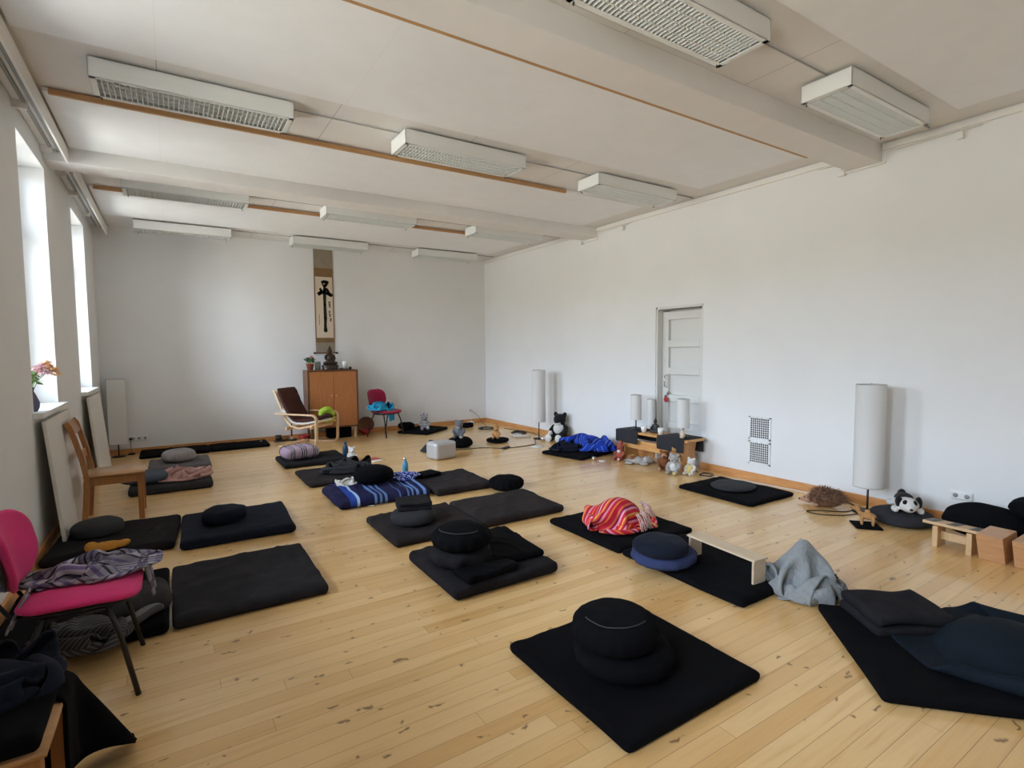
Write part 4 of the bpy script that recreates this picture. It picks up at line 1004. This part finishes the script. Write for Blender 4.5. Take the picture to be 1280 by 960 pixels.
stroke([(.01, 2.74), (.015, 2.66)], [.03, .05])
stroke([(-.07, 2.69), (-.045, 2.64)], [.03, .04]); stroke([(.045, 2.70), (.065, 2.65)], [.02, .04])
stroke([(-.11, 2.575), (-.06, 2.61), (.0, 2.615), (.06, 2.60), (.12, 2.575)], [.055, .05, .035, .045, .055])
stroke([(-.055, 2.64), (-.07, 2.59)], [.03, .04]); stroke([(.07, 2.65), (.095, 2.59)], [.03, .04])
stroke([(.01, 2.66), (.008, 2.40), (.012, 2.15), (.006, 2.02), (.01, 1.93)], [.05, .040, .046, .038, .055])
for (x, z, s_) in ((.085, 2.43, 1), (.09, 2.375, .8), (.085, 2.27, .7), (.09, 2.21, .9), (.10, 2.13, 1)):
    stroke([(x-.02*s_, z+.02*s_), (x+.018*s_, z+.014*s_), (x, z-.006)], [.010, .012, .009]); stroke([(x-.012*s_, z-.004), (x+.014*s_, z-.022*s_), (x-.008, z-.03*s_)], [.008, .011, .007])
for k in range(8): stroke([(-.098, 2.22-k*.024), (-.094, 2.205-k*.024)], [.006, .008])
b.build('calligraphy', 'ink', cal)
B().tube([(-sw/2-.035, -.012, 1.525), (sw/2+.035, -.012, 1.525)], .010, 10).build('roller', 'teakdark', t)
B().tube([(-sw/2-.045, -.012, 1.525), (-sw/2-.015, -.012, 1.525)], .016, 10).build('roller_knob', 'ink', t)
B().tube([(sw/2+.015, -.012, 1.525), (sw/2+.045, -.012, 1.525)], .016, 10).build('roller_knob', 'ink', t)

# incense tray group and bowls on the floor by the back wall
tag(B().rbox((0, 0, .012), (.36, .12, .024), .006, (4, 3, 2)).build('wooden_tray', 'trayd', loc=(1.63, 9.90, 0)), 'dark low tray on the floor left of the armchair', 'tray')
tag(B().lathe([(0, 0), (.05, 0), (.052, .085), (.046, .085), (.044, .01), (0, .01)], 20, (1.52, 9.91, .024)).build('tumbler', 'trayd'), 'dark round candle glass at the left end of the tray', 'candle glass')
tag(B().lathe([(0, 0), (.045, 0), (.055, .055), (.05, .055), (.04, .008), (0, .008)], 20, (1.635, 9.90, .024)).build('tumbler', 'amber'), 'reddish amber candle glass in the middle of the tray', 'candle glass')
t = thing('tall_candle', 'tall slim maroon candle standing on the floor tray', 'candle', (1.735, 9.90, .024))
B().lathe([(0, 0), (.03, 0), (.03, .012), (.012, .02), (.012, .06), (0, .06)], 16).build('holder', 'silver', t); B().lathe([(0, .05), (.014, .05), (.012, .27), (0, .275)], 12).build('taper', 'maroon', t)
tag(B().lathe([(0, .0), (.04, 0), (.09, .05), (.095, .075), (.088, .075), (.08, .05), (.035, .01), (0, .01)], 28, (1.93, 9.95-.06, 0)).build('red_bowl', 'clayred'), 'red bowl on the floor beneath the armchair', 'bowl', 'red bowls on the floor')
tag(B().lathe([(0, .0), (.05, 0), (.10, .05), (.11, .085), (.10, .085), (.09, .05), (.04, .01), (0, .01)], 28, (3.03, 9.83, 0)).build('red_bowl', 'clayred'), 'red bowl on the floor right of the cabinet', 'bowl', 'red bowls on the floor')
t = thing('wicker_basket', 'dark red-brown wicker basket lid leaning on the wall by the cabinet', 'basket', (3.06, 9.97, .0)); 
b = B(); b.lathe([(0, 0), (.05, .002), (.10, .006), (.14, .014), (.155, .03), (.15, .04), (.135, .022), (0, .014)], 30, (0, 0, .155), M3=RX(PI/2-.12)); b.build('bowl', 'wicker', t)
B().tube([(.157*math.cos(2*PI*k/24), -.035-.018*math.sin(2*PI*k/24), .157+.155*math.sin(2*PI*k/24)) for k in range(24)], .006, 6, closed=True).build('rim', 'wicker', t)

# ------------------------------------------------------------------ paper lamps
def paper_lamp(label, loc, rz, R, zb, zt, square=False, base=.12, group='white paper lamps'):
    t = thing('paper_lamp', label, 'lamp', loc, rz, group)
    B().lathe([(0, 0), (base, 0), (base, .012), (.02, .02), (0, .02)], 28).build('base', 'blackmetal', t)
    B().tube([(0, 0, .015), (0, 0, zb+.06)], .009, 10).build('pole', 'blackmetal', t)
    b = B()
    if square:
        for a in range(4):
            Rm = RZ(a*PI/2)
            b.box(Rm @ Vector((R, 0, (zb+zt)/2)), (.004, R*2, zt-zb), Rm)
    else:
        n = 20; b.grid(lambda u, v: Vector((R*(1+.006*math.sin(v*PI*n*2))*math.cos(2*PI*u), R*(1+.006*math.sin(v*PI*n*2))*math.sin(2*PI*u), zb+(zt-zb)*v)), 40, 60 if zt-zb > .5 else 30, closeu=True)
    b.build('shade', 'shade', t, solid=0 if square else .002)
    b = B()
    for z in (zb+.004, zt-.004):
        if square:
            P = [(-R, -R), (R, -R), (R, R), (-R, R)]
            for k in range(4): b.tube([(P[k][0], P[k][1], z), (P[(k+1) % 4][0], P[(k+1) % 4][1], z)], .003, 6)
        else: b.tube([(R*.985*math.cos(2*PI*k/32), R*.985*math.sin(2*PI*k/32), z) for k in range(32)], .003, 6, closed=True)
        b.tube([(-R*.98, 0, z), (R*.98, 0, z)], .003, 6).tube([(0, -R*.98, z), (0, R*.98, z)], .003, 6)
    b.tube([(0, 0, zt-.01), (0, 0, zt+.012)], .006, 6)
    b.build('shade_frame', 'steel', t)
    B().ell((0, 0, zb+.12), (.03, .03, .045)).build('bulb', 'wax', t)
    return t
paper_lamp('tall square white paper lamp in the far left corner', (-.71, 9.84, 0), .12, .11, .20, 1.17, True, .09)
paper_lamp('tall cylindrical paper lamp near the far right corner beside the panda', (5.36, 7.52, 0), 0, .115, .30, 1.20, False, .10)
paper_lamp('large paper lamp standing alone by the right wall', (5.45, 2.35, 0), 0, .122, .245, 1.205, False, .12)
tag(B().tube([(-.57, 9.985, .235), (-.565, 9.96, .12), (-.56, 9.95, .02), (-.60, 9.9, .008), (-.70, 9.86, .008)], .004, 6).rbox((-.56, 9.93, .015), (.09, .06, .03), .01, (4, 4, 2)).box((-.57, 9.985, .235), (.03, .03, .03)).build('extension_lead', 'cable'), 'thin black cord from the wall socket to the square lamp', 'cord')

# ------------------------------------------------------------------ altar bench by the door
t = thing('low_bench', 'low pine bench by the door serving as an altar', 'bench', (5.49, 4.95, 0))
B().box((0, 0, .398), (.34, 1.26, .028)).build('top', 'pine', t, bevel=.004)
for s in (-1, 1):
    pr = [(-.15, 0), (-.09, 0), (-.07, .05), (.07, .05), (.09, 0), (.15, 0), (.125, .12), (.11, .22), (.15, .384), (-.15, .384), (-.11, .22), (-.125, .12)]
    B().prism([(x, s*.50-.018, z) for x, z in pr], (0, .036, 0)).build('leg', 'pine', t, bevel=.003)
B().box((-.12, 0, .235), (.022, 1.02, .12)).build('stretcher', 'pine', t, bevel=.003)
def runner(y0, y1, zf, zb, label):
    t = thing('table_runner', label, 'cloth', (5.49, (y0+y1)/2, .413), 0, 'dark runners on the altar bench'); w = y1-y0
    B().rbox((0, 0, .005), (.37, w, .008), (.003, .003, .003), (6, 6, 2)).build('cloth', 'charcoal', t)
    B().rbox((-.185, 0, -zf/2+.006), (.008, w, zf), (.003, .03, .003), (2, 8, 8), lambda p: (p.x+.006*math.sin(p.y*14), p.y, p.z)).build('front_drop', 'charcoal', t)
    B().rbox((.185, 0, -zb/2+.006), (.008, w, zb), (.003, .03, .003), (2, 8, 8)).build('rear_drop', 'charcoal', t)
runner(5.14, 5.56, .17, .17, 'dark grey cloth draped over the far end of the altar bench')
runner(4.36, 4.80, .17, .19, 'dark grey cloth draped over the door end of the altar bench')
paper_lamp('small paper lamp on the far end of the altar bench', (5.45, 5.31, .423), 0, .075, .14, .49, False, .06)
paper_lamp('small paper lamp on the near end of the altar bench', (5.46, 4.50, .423), 0, .075, .12, .49, False, .06)
paper_lamp('small paper lamp in the middle back of the altar bench', (5.60, 5.17, .413), 0, .055, .06, .44, False, .045)
buddha('buddha_figure', 'small black Buddha figure in the middle of the altar bench', (5.50, 5.00, .412), -PI/2+.3, .62, 'blackplastic', pedestal=False)
for k, (x, y, lb) in enumerate(((5.42, 5.13, 'white candle cup left of the small Buddha'), (5.45, 4.86, 'white candle cup right of the small Buddha'))):
    tag(B().lathe([(0, 0), (.03, 0), (.04, .05), (.04, .085), (.035, .085), (.034, .05), (0, .04)], 20, (x, y, .413)).build('candle_cup', 'wax'), lb, 'candle', 'white candle cups on the altar bench')
tag(B().ell((0, 0, .035), (.03, .028, .04)).ell((0, 0, .085), (.025, .022, .025)).ell((.02, .012, .015), (.02, .015, .015)).ell((.02, -.012, .015), (.02, .015, .015)).tube([(0, .025, .06), (.02, .035, .08)], .009, 6).tube([(0, -.025, .06), (.02, -.035, .04)], .009, 6).build('wooden_figurine', 'lightwood', loc=(5.38, 4.44, .424), rz=PI, remesh=.005), 'small tan figurine at the door end of the altar bench', 'figurine')

# ------------------------------------------------------------------ plush toys
def toy(label, loc, rz, m, s=1.0, pose='sit', parts=(), name='plush_toy', group=None, extra=None):
    t = thing(name, label, 'plush toy', loc, rz, group); b = B()      # faces +x
    if pose == 'sit':
        b.ell((0, 0, .10*s), (.075*s, .08*s, .10*s)).ell((.01*s, 0, .22*s), (.065*s, .068*s, .062*s))
        for q in (-1, 1):
            b.ell((.09*s, q*.055*s, .032*s), (.075*s, .032*s, .032*s)).tube([(.0, q*.07*s, .15*s), (.05*s, q*.09*s, .10*s), (.09*s, q*.06*s, .08*s)], [.025*s, .024*s, .022*s], 8)
            b.ell((0, q*.055*s, .275*s), (.014*s, .025*s, .028*s))
        b.ell((.07*s, 0, .205*s), (.032*s, .03*s, .024*s))
        fc = (.098*s, .205*s); ey = (.062*s, .026*s, .235*s)
    elif pose == 'lie':
        b.ell((0, 0, .05*s), (.12*s, .07*s, .055*s)).ell((.13*s, 0, .065*s), (.06*s, .058*s, .052*s)).ell((.18*s, 0, .05*s), (.03*s, .03*s, .024*s))
        for q in (-1, 1):
            b.ell((.09*s, q*.075*s, .022*s), (.06*s, .024*s, .022*s)).ell((-.11*s, q*.07*s, .022*s), (.055*s, .028*s, .022*s)).ell((.115*s, q*.055*s, .075*s), (.03*s, .012*s, .035*s))
        b.tube([(-.11*s, 0, .05*s), (-.18*s, .02*s, .04*s)], .012*s, 6)
        fc = (.208*s, .052*s); ey = (.172*s, .022*s, .08*s)
    else:
        b.ell((0, 0, .13*s), (.10*s, .05*s, .055*s))
        for x in (-.065, .065):
            for q in (-1, 1): b.tube([(x*s, q*.03*s, .12*s), (x*s, q*.035*s, .0)], [.024*s, .018*s], 8)
        b.tube([(.08*s, 0, .15*s), (.12*s, 0, .21*s)], .03*s, 8).ell((.135*s, 0, .225*s), (.05*s, .035*s, .034*s))
        for q in (-1, 1): b.ell((.11*s, q*.025*s, .262*s), (.008*s, .010*s, .02*s))
        b.tube([(-.09*s, 0, .15*s), (-.12*s, 0, .10*s)], .008*s, 6)
        fc = (.185*s, .222*s); ey = (.155*s, .028*s, .242*s)
    if extra: extra(b, s)
    b.build('body', m, t, remesh=.009*max(.6, s))
    B().ell((fc[0], 0, fc[1]), (.008*s, .011*s, .008*s)).build('nose', 'ink', t)
    for q in (-1, 1): B().ell((ey[0], q*ey[1], ey[2]), (.007*s, .007*s, .007*s), seg=8, rings=6).build('eye', 'ink', t)
    for (nm, mm, c, r) in parts: B().ell(tuple(v*s for v in c), tuple(v*s for v in r)).build(nm, mm, t)
    return t
# big panda
def pextra(b, s): pass
toy('large black and white panda toy sitting by the cylindrical lamp', (5.58, 7.20, 0), PI+.42, 'furb', 1.62, 'sit',
    [('belly', 'furw', (.022, 0, .12), (.062, .066, .07)), ('muzzle', 'furw', (.058, 0, .185), (.035, .034, .022)), ('foot_pad', 'furw', (.155, .058, .04), (.022, .038, .042)), ('foot_pad', 'furw', (.155, -.058, .04), (.022, .038, .042)), ('paw', 'furw', (.09, -.07, .08), (.028, .024, .028))], 'plush_panda')
toy('grey plush elephant on the black round cushion behind the silver case', (3.86, 7.62, .15), PI+.9, 'furg', .98, 'sit', [('muzzle', 'furlg', (.07, 0, .19), (.03, .03, .04)), ('foot_pad', 'furlg', (.15, .055, .035), (.014, .024, .024))], 'plush_elephant')
def zex(b, s):
    for k in range(5): b.ell((-.05*s+.02*s*k, 0, (.30-.004*k)*s), (.012*s, .008*s, .02*s))
toy('grey and black striped zebra toy on the mat near the back wall', (4.02, 9.40, .055), PI+1.3, 'zebra', 1.0, 'sit', [('mane', 'ink', (-.04, 0, .27), (.03, .012, .04))], 'plush_zebra')
def gex(b, s): b.tube([(0, 0, .2*s), (.02*s, .0, .3*s)], .03*s, 8).ell((.04*s, 0, .31*s), (.045*s, .025*s, .025*s)); b.tube([(.01*s, .015*s, .32*s), (.0, .02*s, .36*s)], .006*s, 6); b.tube([(.01*s, -.015*s, .32*s), (.0, -.02*s, .36*s)], .006*s, 6)
toy('tan giraffe toy on the thin black cushion by the cables', (4.58, 7.66, .065), PI+.8, 'furt', .72, 'sit', [], 'plush_giraffe', extra=gex)
toy('black and white plush dog lying on the charcoal cushion by the big lamp', (5.37, 2.02, .125), PI+.55, 'furw', 1.2, 'lie',
    [('back_patch', 'furb', (-.03, 0, .072), (.09, .06, .045)), ('ear', 'furb', (.115, .058, .085), (.032, .022, .042)), ('ear', 'furb', (.115, -.058, .085), (.032, .022, .042)), ('eye_patch', 'furb', (.155, .026, .085), (.022, .018, .022)), ('eye_patch', 'furb', (.155, -.026, .085), (.022, .018, .022)), ('tail', 'furb', (-.16, .01, .07), (.04, .03, .045))], 'plush_dog')
toy('small tan camel toy standing on a black square in front of the big lamp', (5.02, 2.16, .012), PI*.5+.5, 'furt', .62, 'stand', [('hump', 'furt', (0, 0, .19), (.035, .025, .03))], 'plush_camel')
tag(mat_mesh(.22, .20, .014, 61, .003, n=12).build('felt_square', 'black', loc=(5.02, 2.17, 0), rz=.7), 'small black felt square under the tan camel toy', 'felt mat')
# toys under the bench
toy('white and grey plush dog lying below the altar bench', (5.25, 5.08, 0), -.9, 'furlg', 1.0, 'lie', [('back_patch', 'furbr', (-.05, 0, .07), (.06, .055, .04)), ('ear', 'furbr', (.115, .055, .075), (.03, .018, .036))], 'plush_dog')
toy('red and white gnome toy hanging against the far bench leg', (5.27, 5.42, .0), PI+.2, 'furred', .78, 'sit', [('hat', 'furred', (0, 0, .29), (.045, .045, .06)), ('beard', 'furw', (.06, 0, .17), (.022, .035, .04)), ('foot_pad', 'furw', (.15, .055, .035), (.014, .022, .022))], 'plush_gnome')
toy('brown plush monkey sitting below the altar bench', (5.30, 4.66, 0), PI+.6, 'furbr', .84, 'sit', [('face', 'furskin', (.055, 0, .215), (.03, .045, .042)), ('foot_pad', 'furskin', (.155, .055, .035), (.016, .026, .026)), ('foot_pad', 'furskin', (.155, -.055, .035), (.016, .026, .026))], 'plush_monkey')
toy('light grey plush cat in front of the near bench leg', (5.22, 4.43, 0), PI+.35, 'furlg', .86, 'sit', [('belly', 'furw', (.03, 0, .10), (.055, .055, .07)), ('foot_pad', 'fury', (.155, .055, .035), (.016, .026, .026)), ('muzzle', 'furw', (.068, 0, .20), (.028, .034, .024))], 'plush_cat')
toy('yellow and white plush duck beside the near bench leg', (5.34, 4.27, 0), PI+.1, 'furw', .72, 'sit', [('belly', 'fury', (.03, 0, .09), (.075, .075, .085)), ('beak', 'fury', (.085, 0, .20), (.035, .025, .012))], 'plush_duck')
toy('small tan teddy leaning on the near bench leg', (5.30, 4.50, .16), PI+.2, 'furt', .5, 'sit', [], 'plush_bear')
# shaggy hedgehog
t = thing('plush_hedgehog', 'brown shaggy hedgehog toy lying by the right wall', 'plush toy', (5.33, 2.66, 0), PI*.5+.25)
B().ell((0, 0, .085), (.15, .12, .085)).build('body', 'furhog', t, remesh=.012)
B().ell((.155, 0, .05), (.055, .045, .04)).tube([(.17, 0, .05), (.235, 0, .035)], [.035, .012], 10).build('snout', 'furskin', t, remesh=.008)
B().ell((.238, 0, .036), (.010, .010, .010)).build('nose', 'ink', t)
for q in (-1, 1): B().ell((.185, q*.03, .065), (.007, .007, .007), seg=8, rings=6).build('eye', 'ink', t); 
for q in (-1, 1): B().ell((.08, q*.06, .018), (.035, .025, .018)).build('paw', 'furskin', t)
b = B(); rnd = random.Random(3)
for k in range(900):
    u = rnd.uniform(-.25, 1); a = rnd.uniform(0, 2*PI); r = math.sqrt(max(0, 1-u*u)); d = Vector((r*math.cos(a), r*math.sin(a), u))
    if d.x > .88: continue
    p = Vector((d.x*.145, d.y*.115, .085+d.z*.08)); e = (d+Vector((-.35, rnd.uniform(-.7, .7), rnd.uniform(-.6, .4)))).normalized()*rnd.uniform(.03, .06)
    s_ = d.orthogonal().normalized()*.004; w_ = d.cross(s_).normalized()*.004
    q = p+e; q.z = max(.003, q.z)
    vs = [b.bm.verts.new(p+s_), b.bm.verts.new(p-s_*.5+w_), b.bm.verts.new(p-s_*.5-w_), b.bm.verts.new(q)]
    b.face([vs[0], vs[1], vs[3]]); b.face([vs[1], vs[2], vs[3]]); b.face([vs[2], vs[0], vs[3]])
b.build('fur', 'furhog', t)['kind'] = 'stuff'

# small plush and booklet in mid room
toy('small white plush toy sitting by the purple checked cushion mat', (2.12, 7.56, .0), PI+1.4, 'furw', .68, 'sit', [], 'plush_bear')
tag(B().rbox((0, 0, .006), (.30, .16, .010), .002, (3, 3, 2)).build('booklet', 'redpaper', loc=(2.33, 7.44, 0), rz=.25), 'red booklet lying on the floor beside the white toy', 'booklet')
tag(B().rbox((0, 0, .004), (.20, .07, .006), .001, (3, 3, 2)).build('paper_slip', 'paper', loc=(2.42, 7.33, .0), rz=.3), 'white paper strip beside the red booklet', 'paper')
def bottle(label, loc, m, h, r, capm):
    t = thing('water_bottle', label, 'bottle', loc, 0, 'water bottles on the floor')
    B().lathe([(0, 0), (r, 0), (r, h*.62), (r*.8, h*.74), (r*.5, h*.84), (r*.48, h*.88), (0, h*.88)], 24).build('body', m, t)
    B().lathe([(0, h*.875), (r*.55, h*.875), (r*.55, h), (0, h)], 20).build('cap', capm, t)
bottle('navy blue water bottle standing behind the black mat', (2.06, 7.68, 0), 'bottle_navy', .26, .04, 'bottle_navy')
bottle('sky blue water bottle with a steel neck near the checked cloth', (2.35, 6.10, 0), 'bottle_blue', .26, .037, 'chrome')

# silver case, felt wedge
t = thing('storage_case', 'silver rounded plastic case in the middle of the floor', 'case', (3.24, 6.98, 0), .20)
B().rbox((0, 0, .125), (.36, .28, .25), (.05, .05, .035), (14, 14, 10)).build('shell', 'silver', t)
B().tube([(.045*math.cos(a), -.142, .21+.0*a) for a in (0, PI)], .006, 6).build('handle', 'silver', t)
b = B()
b.prism([(-.16, 0, 0), (.16, 0, 0), (.13, 0, .11), (.04, 0, .17)], (0, .20, 0)); tag(b.build('wedge_cushion', 'charcoal', loc=(3.35, 7.46, 0), rz=.15, bevel=.02), 'dark grey wedge cushion behind the silver case', 'cushion')

# ------------------------------------------------------------------ pale meditation bench, stool, blocks
t = thing('meditation_bench', 'pale wooden meditation bench over the black mat', 'bench', (3.13, 2.215, 0), -.08)
B().box((0, 0, .205), (.13, .56, .014), RY(.0)).build('seat', 'lightwood', t, bevel=.002)
for s in (-1, 1): B().box((0, s*.262, .124), (.115, .016, .148)).build('leg', 'lightwood', t, bevel=.002)
t = thing('low_stool', 'small wooden stool with dark inlaid squares by the right wall', 'stool', (5.00, 1.54, 0), -.02)
B().box((0, 0, .178), (.20, .36, .022), RY(.12)).build('seat', 'stoolwood', t, bevel=.003)
for y in (-.135, 0.0, .135): B().box((0, y, .1905), (.196, .058, .002), RY(.12)).build('inlay', 'inlay', t)
for s in (-1, 1): B().box((0, s*.105, .082), (.15, .035, .164)).build('leg', 'stoolwood', t, bevel=.003)
B().box((.0, 0, .085), (.02, .18, .06)).build('stretcher', 'stoolwood', t, bevel=.002)
def block(label, x, y, rz, dy=.0):
    w, dp, h = .15, .30, .205
    b = B(); lean = -.09
    pts = [(-dp/2, -w/2, 0), (-dp/2, w/2, 0), (-dp/2+lean, w/2, h), (-dp/2+lean, -w/2, h)]
    b.prism(pts, (dp, 0, 0)); tag(b.build('wooden_block', 'blockwood', loc=(x, y, 0), rz=rz, bevel=.004), label, 'wooden block', 'slanted wooden blocks by the right wall')
block('slanted wooden block next to the small inlaid stool', 5.07, 1.30, 0)
block('slanted wooden block at the very right edge of the photo', 5.08, 1.105, 0)

# ------------------------------------------------------------------ vase with flowers
t = thing('flower_vase', 'violet glass vase of pink and cream flowers on the window sill', 'vase', (-.94, 5.52, 1.10))
B().lathe([(0, 0), (.045, 0), (.058, .03), (.062, .07), (.045, .12), (.028, .16), (.032, .19), (.028, .19), (.024, .16), (.0, .03)], 24).build('vase', 'purpleglass', t)
b = B(); leaves(b, (0, 0, .24), .085, 60, 8, .028); b.build('foliage', 'leafl', t, solid=.0015)
b = B(); rnd = random.Random(9); tips = [(.07, .0, .34), (.10, -.02, .30), (.05, .04, .31), (.13, .05, .33)]
for p in tips: b.tube([(0, 0, .1), (p[0]*.4, p[1]*.4, .24), p], .003, 5)
b.build('stem', 'leafl', t)
b = B()
for p in tips[:3]: leaves(b, p, .035, 24, int(p[0]*1000), .022)
b.build('blossom', 'petal', t, solid=.0015)
b = B()
for p in (tips[3], (.15, .06, .29), (.11, .03, .36)): leaves(b, p, .035, 22, int(p[0]*700), .024)
b.build('blossom', 'petalo', t, solid=.0015)

# ------------------------------------------------------------------ cables and small things on the floor
def cord(name, label, pts, m='cable', r=.005, cat='cable', group=None, coil=None):
    P = [Vector(p) for p in pts]; Q = []
    for i in range(len(P)-1):
        a = P[max(i-1, 0)]; b_ = P[i]; c = P[i+1]; d_ = P[min(i+2, len(P)-1)]
        for k in range(6):
            t_ = k/6; Q.append(.5*((2*b_)+(-a+c)*t_+(2*a-5*b_+4*c-d_)*t_*t_+(-a+3*b_-3*c+d_)*t_**3))
    Q.append(P[-1]); return tag(B().tube(Q, r, 6).build(name, m), label, cat, group)
def coilpts(x, y, R, n, seed):
    rnd = random.Random(seed); return [(x+R*math.cos(k*.9)*rnd.uniform(.6, 1), y+R*math.sin(k*.9)*rnd.uniform(.6, 1), .008+.02*rnd.random()) for k in range(n)]
cord('power_cable', 'long black cable crossing the floor in front of the giraffe toy', [(3.45, 7.50, .006), (3.8, 7.36, .006), (4.12, 7.32, .006), (4.35, 7.10, .006), (4.7, 7.05, .006), (5.0, 7.12, .006), (5.15, 7.35, .006), (5.28, 7.50, .006)], r=.006)
tag(B().rbox((0, 0, .014), (.20, .06, .028), .01, (5, 3, 2)).build('power_adapter', 'blackplastic', loc=(4.40, 7.08, 0), rz=.5), 'black power adapter lying on the floor in the cable run', 'adapter')
cord('cable_coil', 'tangled black cable heap in the far right corner', coilpts(5.18, 9.05, .17, 34, 2), r=.007)
cord('cable_coil', 'coil of dark cable behind the giraffe toy', coilpts(5.42, 8.25, .15, 30, 5), r=.007)
cord('cable_coil', 'white coiled cable beside the dark coil', coilpts(5.22, 8.02, .12, 22, 6), 'cablew', r=.007)
cord('wall_cable', 'cable running from the corner socket down to the floor', [(5.34, 9.99, .28), (5.42, 9.97, .22), (5.52, 9.95, .12), (5.55, 9.90, .02), (5.45, 9.6, .008), (5.3, 9.2, .008)], r=.004)
cord('wall_cable', 'white cord hanging straight below the corner socket', [(5.33, 9.985, .25), (5.335, 9.97, .15), (5.33, 9.95, .03), (5.28, 9.85, .01)], 'cablew', r=.004)
cord('skirting_cable', 'black cable along the skirting toward the lamp', [(5.5, 8.9, .007), (5.62, 8.3, .007), (5.58, 7.9, .007), (5.5, 7.6, .007)], r=.005)
tag(B().rbox((0, 0, .04), (.16, .11, .08), .03, (6, 6, 4)).build('desk_speaker', 'wax', loc=(5.18, 9.72, 0), rz=.2), 'small white device on the floor under the corner socket', 'device')
tag(B().rbox((0, 0, .05), (.22, .12, .10), .02, (6, 6, 4)).build('projector_bag', 'black', loc=(4.98, 9.45, 0), rz=.3), 'small black bag on the floor in the far right corner', 'bag')
tag(B().rbox((0, 0, .02), (.30, .06, .04), .008, (5, 3, 2)).build('power_strip', 'cablew', loc=(5.20, 7.80, 0), rz=-.2), 'white power strip behind the giraffe toy', 'power strip')
tag(B().lathe([(0, 0), (.035, 0), (.04, .08), (.036, .08), (.032, .006), (0, .006)], 20, (5.26, 7.27, 0)).build('steel_cup', 'chrome'), 'shiny steel cup on the floor by the panda feet', 'cup')
tag(B().rbox((0, 0, .003), (.22, .16, .004), .001, (3, 3, 1)).build('paper_sheet', 'paper', loc=(4.90, 6.92, 0), rz=.4), 'white sheet of paper on the floor left of the blue blanket', 'paper')
tag(B().lathe([(0, .001), (.055, .001), (.055, .005), (0, .005)], 24, (5.00, 5.50, 0)).build('paper_disc', 'paper'), 'round white coaster on the floor in front of the blue blanket', 'coaster')
tag(B().lathe([(0, 0), (.02, 0), (.026, .05), (.022, .05), (.02, .006), (0, .006)], 16, (4.92, 5.59, 0)).build('tealight_glass', 'chrome'), 'small glass tealight at the near edge of the blue blanket mat', 'tealight')
cord('skirting_cable', 'black cable bundle at the near end of the altar bench', coilpts(5.42, 4.12, .10, 18, 9), r=.005)
cord('skirting_cable', 'white cable along the right skirting toward the grilles', [(5.45, 4.1, .006), (5.55, 3.8, .006), (5.62, 3.4, .006), (5.66, 3.0, .006), (5.66, 2.7, .006)], 'cablew', r=.005)
cord('lamp_cable', 'black cord of the big lamp looping past the hedgehog', [(5.40, 2.34, .012), (5.15, 2.42, .006), (5.00, 2.58, .006), (5.02, 2.68, .006), (5.12, 2.62, .006), (5.30, 2.46, .006), (5.55, 2.50, .006), (5.66, 2.7, .006)], r=.005)
cord('lamp_cable', 'black cable lying under the altar bench', [(5.62, 5.4, .006), (5.5, 5.0, .006), (5.55, 4.7, .006), (5.5, 4.3, .006)], r=.005)


# ------------------------------------------------------------------ daylight, camera
w = bpy.data.worlds.new('overcast_sky'); SC.world = w; w.use_nodes = True; nt = w.node_tree
bg = nt.nodes['Background']; tc = N(nt, 'ShaderNodeTexCoord'); sp = N(nt, 'ShaderNodeSeparateXYZ'); nt.links.new(tc.outputs['Generated'], sp.inputs[0])
rr = ramp(nt, [(0, (.50, .50, .46)), (.498, (.46, .46, .42)), (.502, (.26, .29, .25)), (.535, (.30, .33, .30)), (.555, (.74, .89, 1.08)), (1, (.86, .97, 1.12))])
ma = N(nt, 'ShaderNodeMath', operation='MULTIPLY_ADD'); ma.inputs[1].default_value = .5; ma.inputs[2].default_value = .5
nt.links.new(sp.outputs[2], ma.inputs[0]); nt.links.new(ma.outputs[0], rr.inputs[0]); nt.links.new(rr.outputs[0], bg.inputs[0]); bg.inputs[1].default_value = 9.0
for a, c in WIN:
    l = bpy.data.lights.new('window_portal', 'AREA'); l.shape = 'RECTANGLE'; l.size = TZ-SZ; l.size_y = c-a; l.cycles.is_portal = True
    o = bpy.data.objects.new('window_portal', l); COL.objects.link(o); o.location = (L_-.33, (a+c)/2, (SZ+TZ)/2); o.rotation_euler = (0, -PI/2, 0)
f, yaw, pitch, roll = 666.014, .5690, -.0637, -.0085
cam = bpy.data.cameras.new('camera'); cam.sensor_width = 36; cam.lens = f/1280*36; cam.clip_start = .05
co = bpy.data.objects.new('camera', cam); COL.objects.link(co); SC.camera = co
wv = Vector((math.sin(yaw)*math.cos(pitch), math.cos(yaw)*math.cos(pitch), math.sin(pitch)))
rv = Vector((math.cos(yaw), -math.sin(yaw), 0)); uv = rv.cross(wv)
r2 = rv*math.cos(roll)+uv*math.sin(roll); u2 = -rv*math.sin(roll)+uv*math.cos(roll)
co.matrix_world = Matrix(((r2.x, u2.x, -wv.x, 0), (r2.y, u2.y, -wv.y, 0), (r2.z, u2.z, -wv.z, 1.55), (0, 0, 0, 1)))
SC.view_settings.view_transform = 'Standard'; SC.view_settings.look = 'None'; SC.view_settings.exposure = 1.72; SC.view_settings.gamma = 1
SC.view_settings.use_curve_mapping = False
SC.cycles.use_denoising = True; SC.cycles.max_bounces = 12; SC.cycles.diffuse_bounces = 8; SC.cycles.transparent_max_bounces = 12
SC.cycles.sample_clamp_indirect = 8
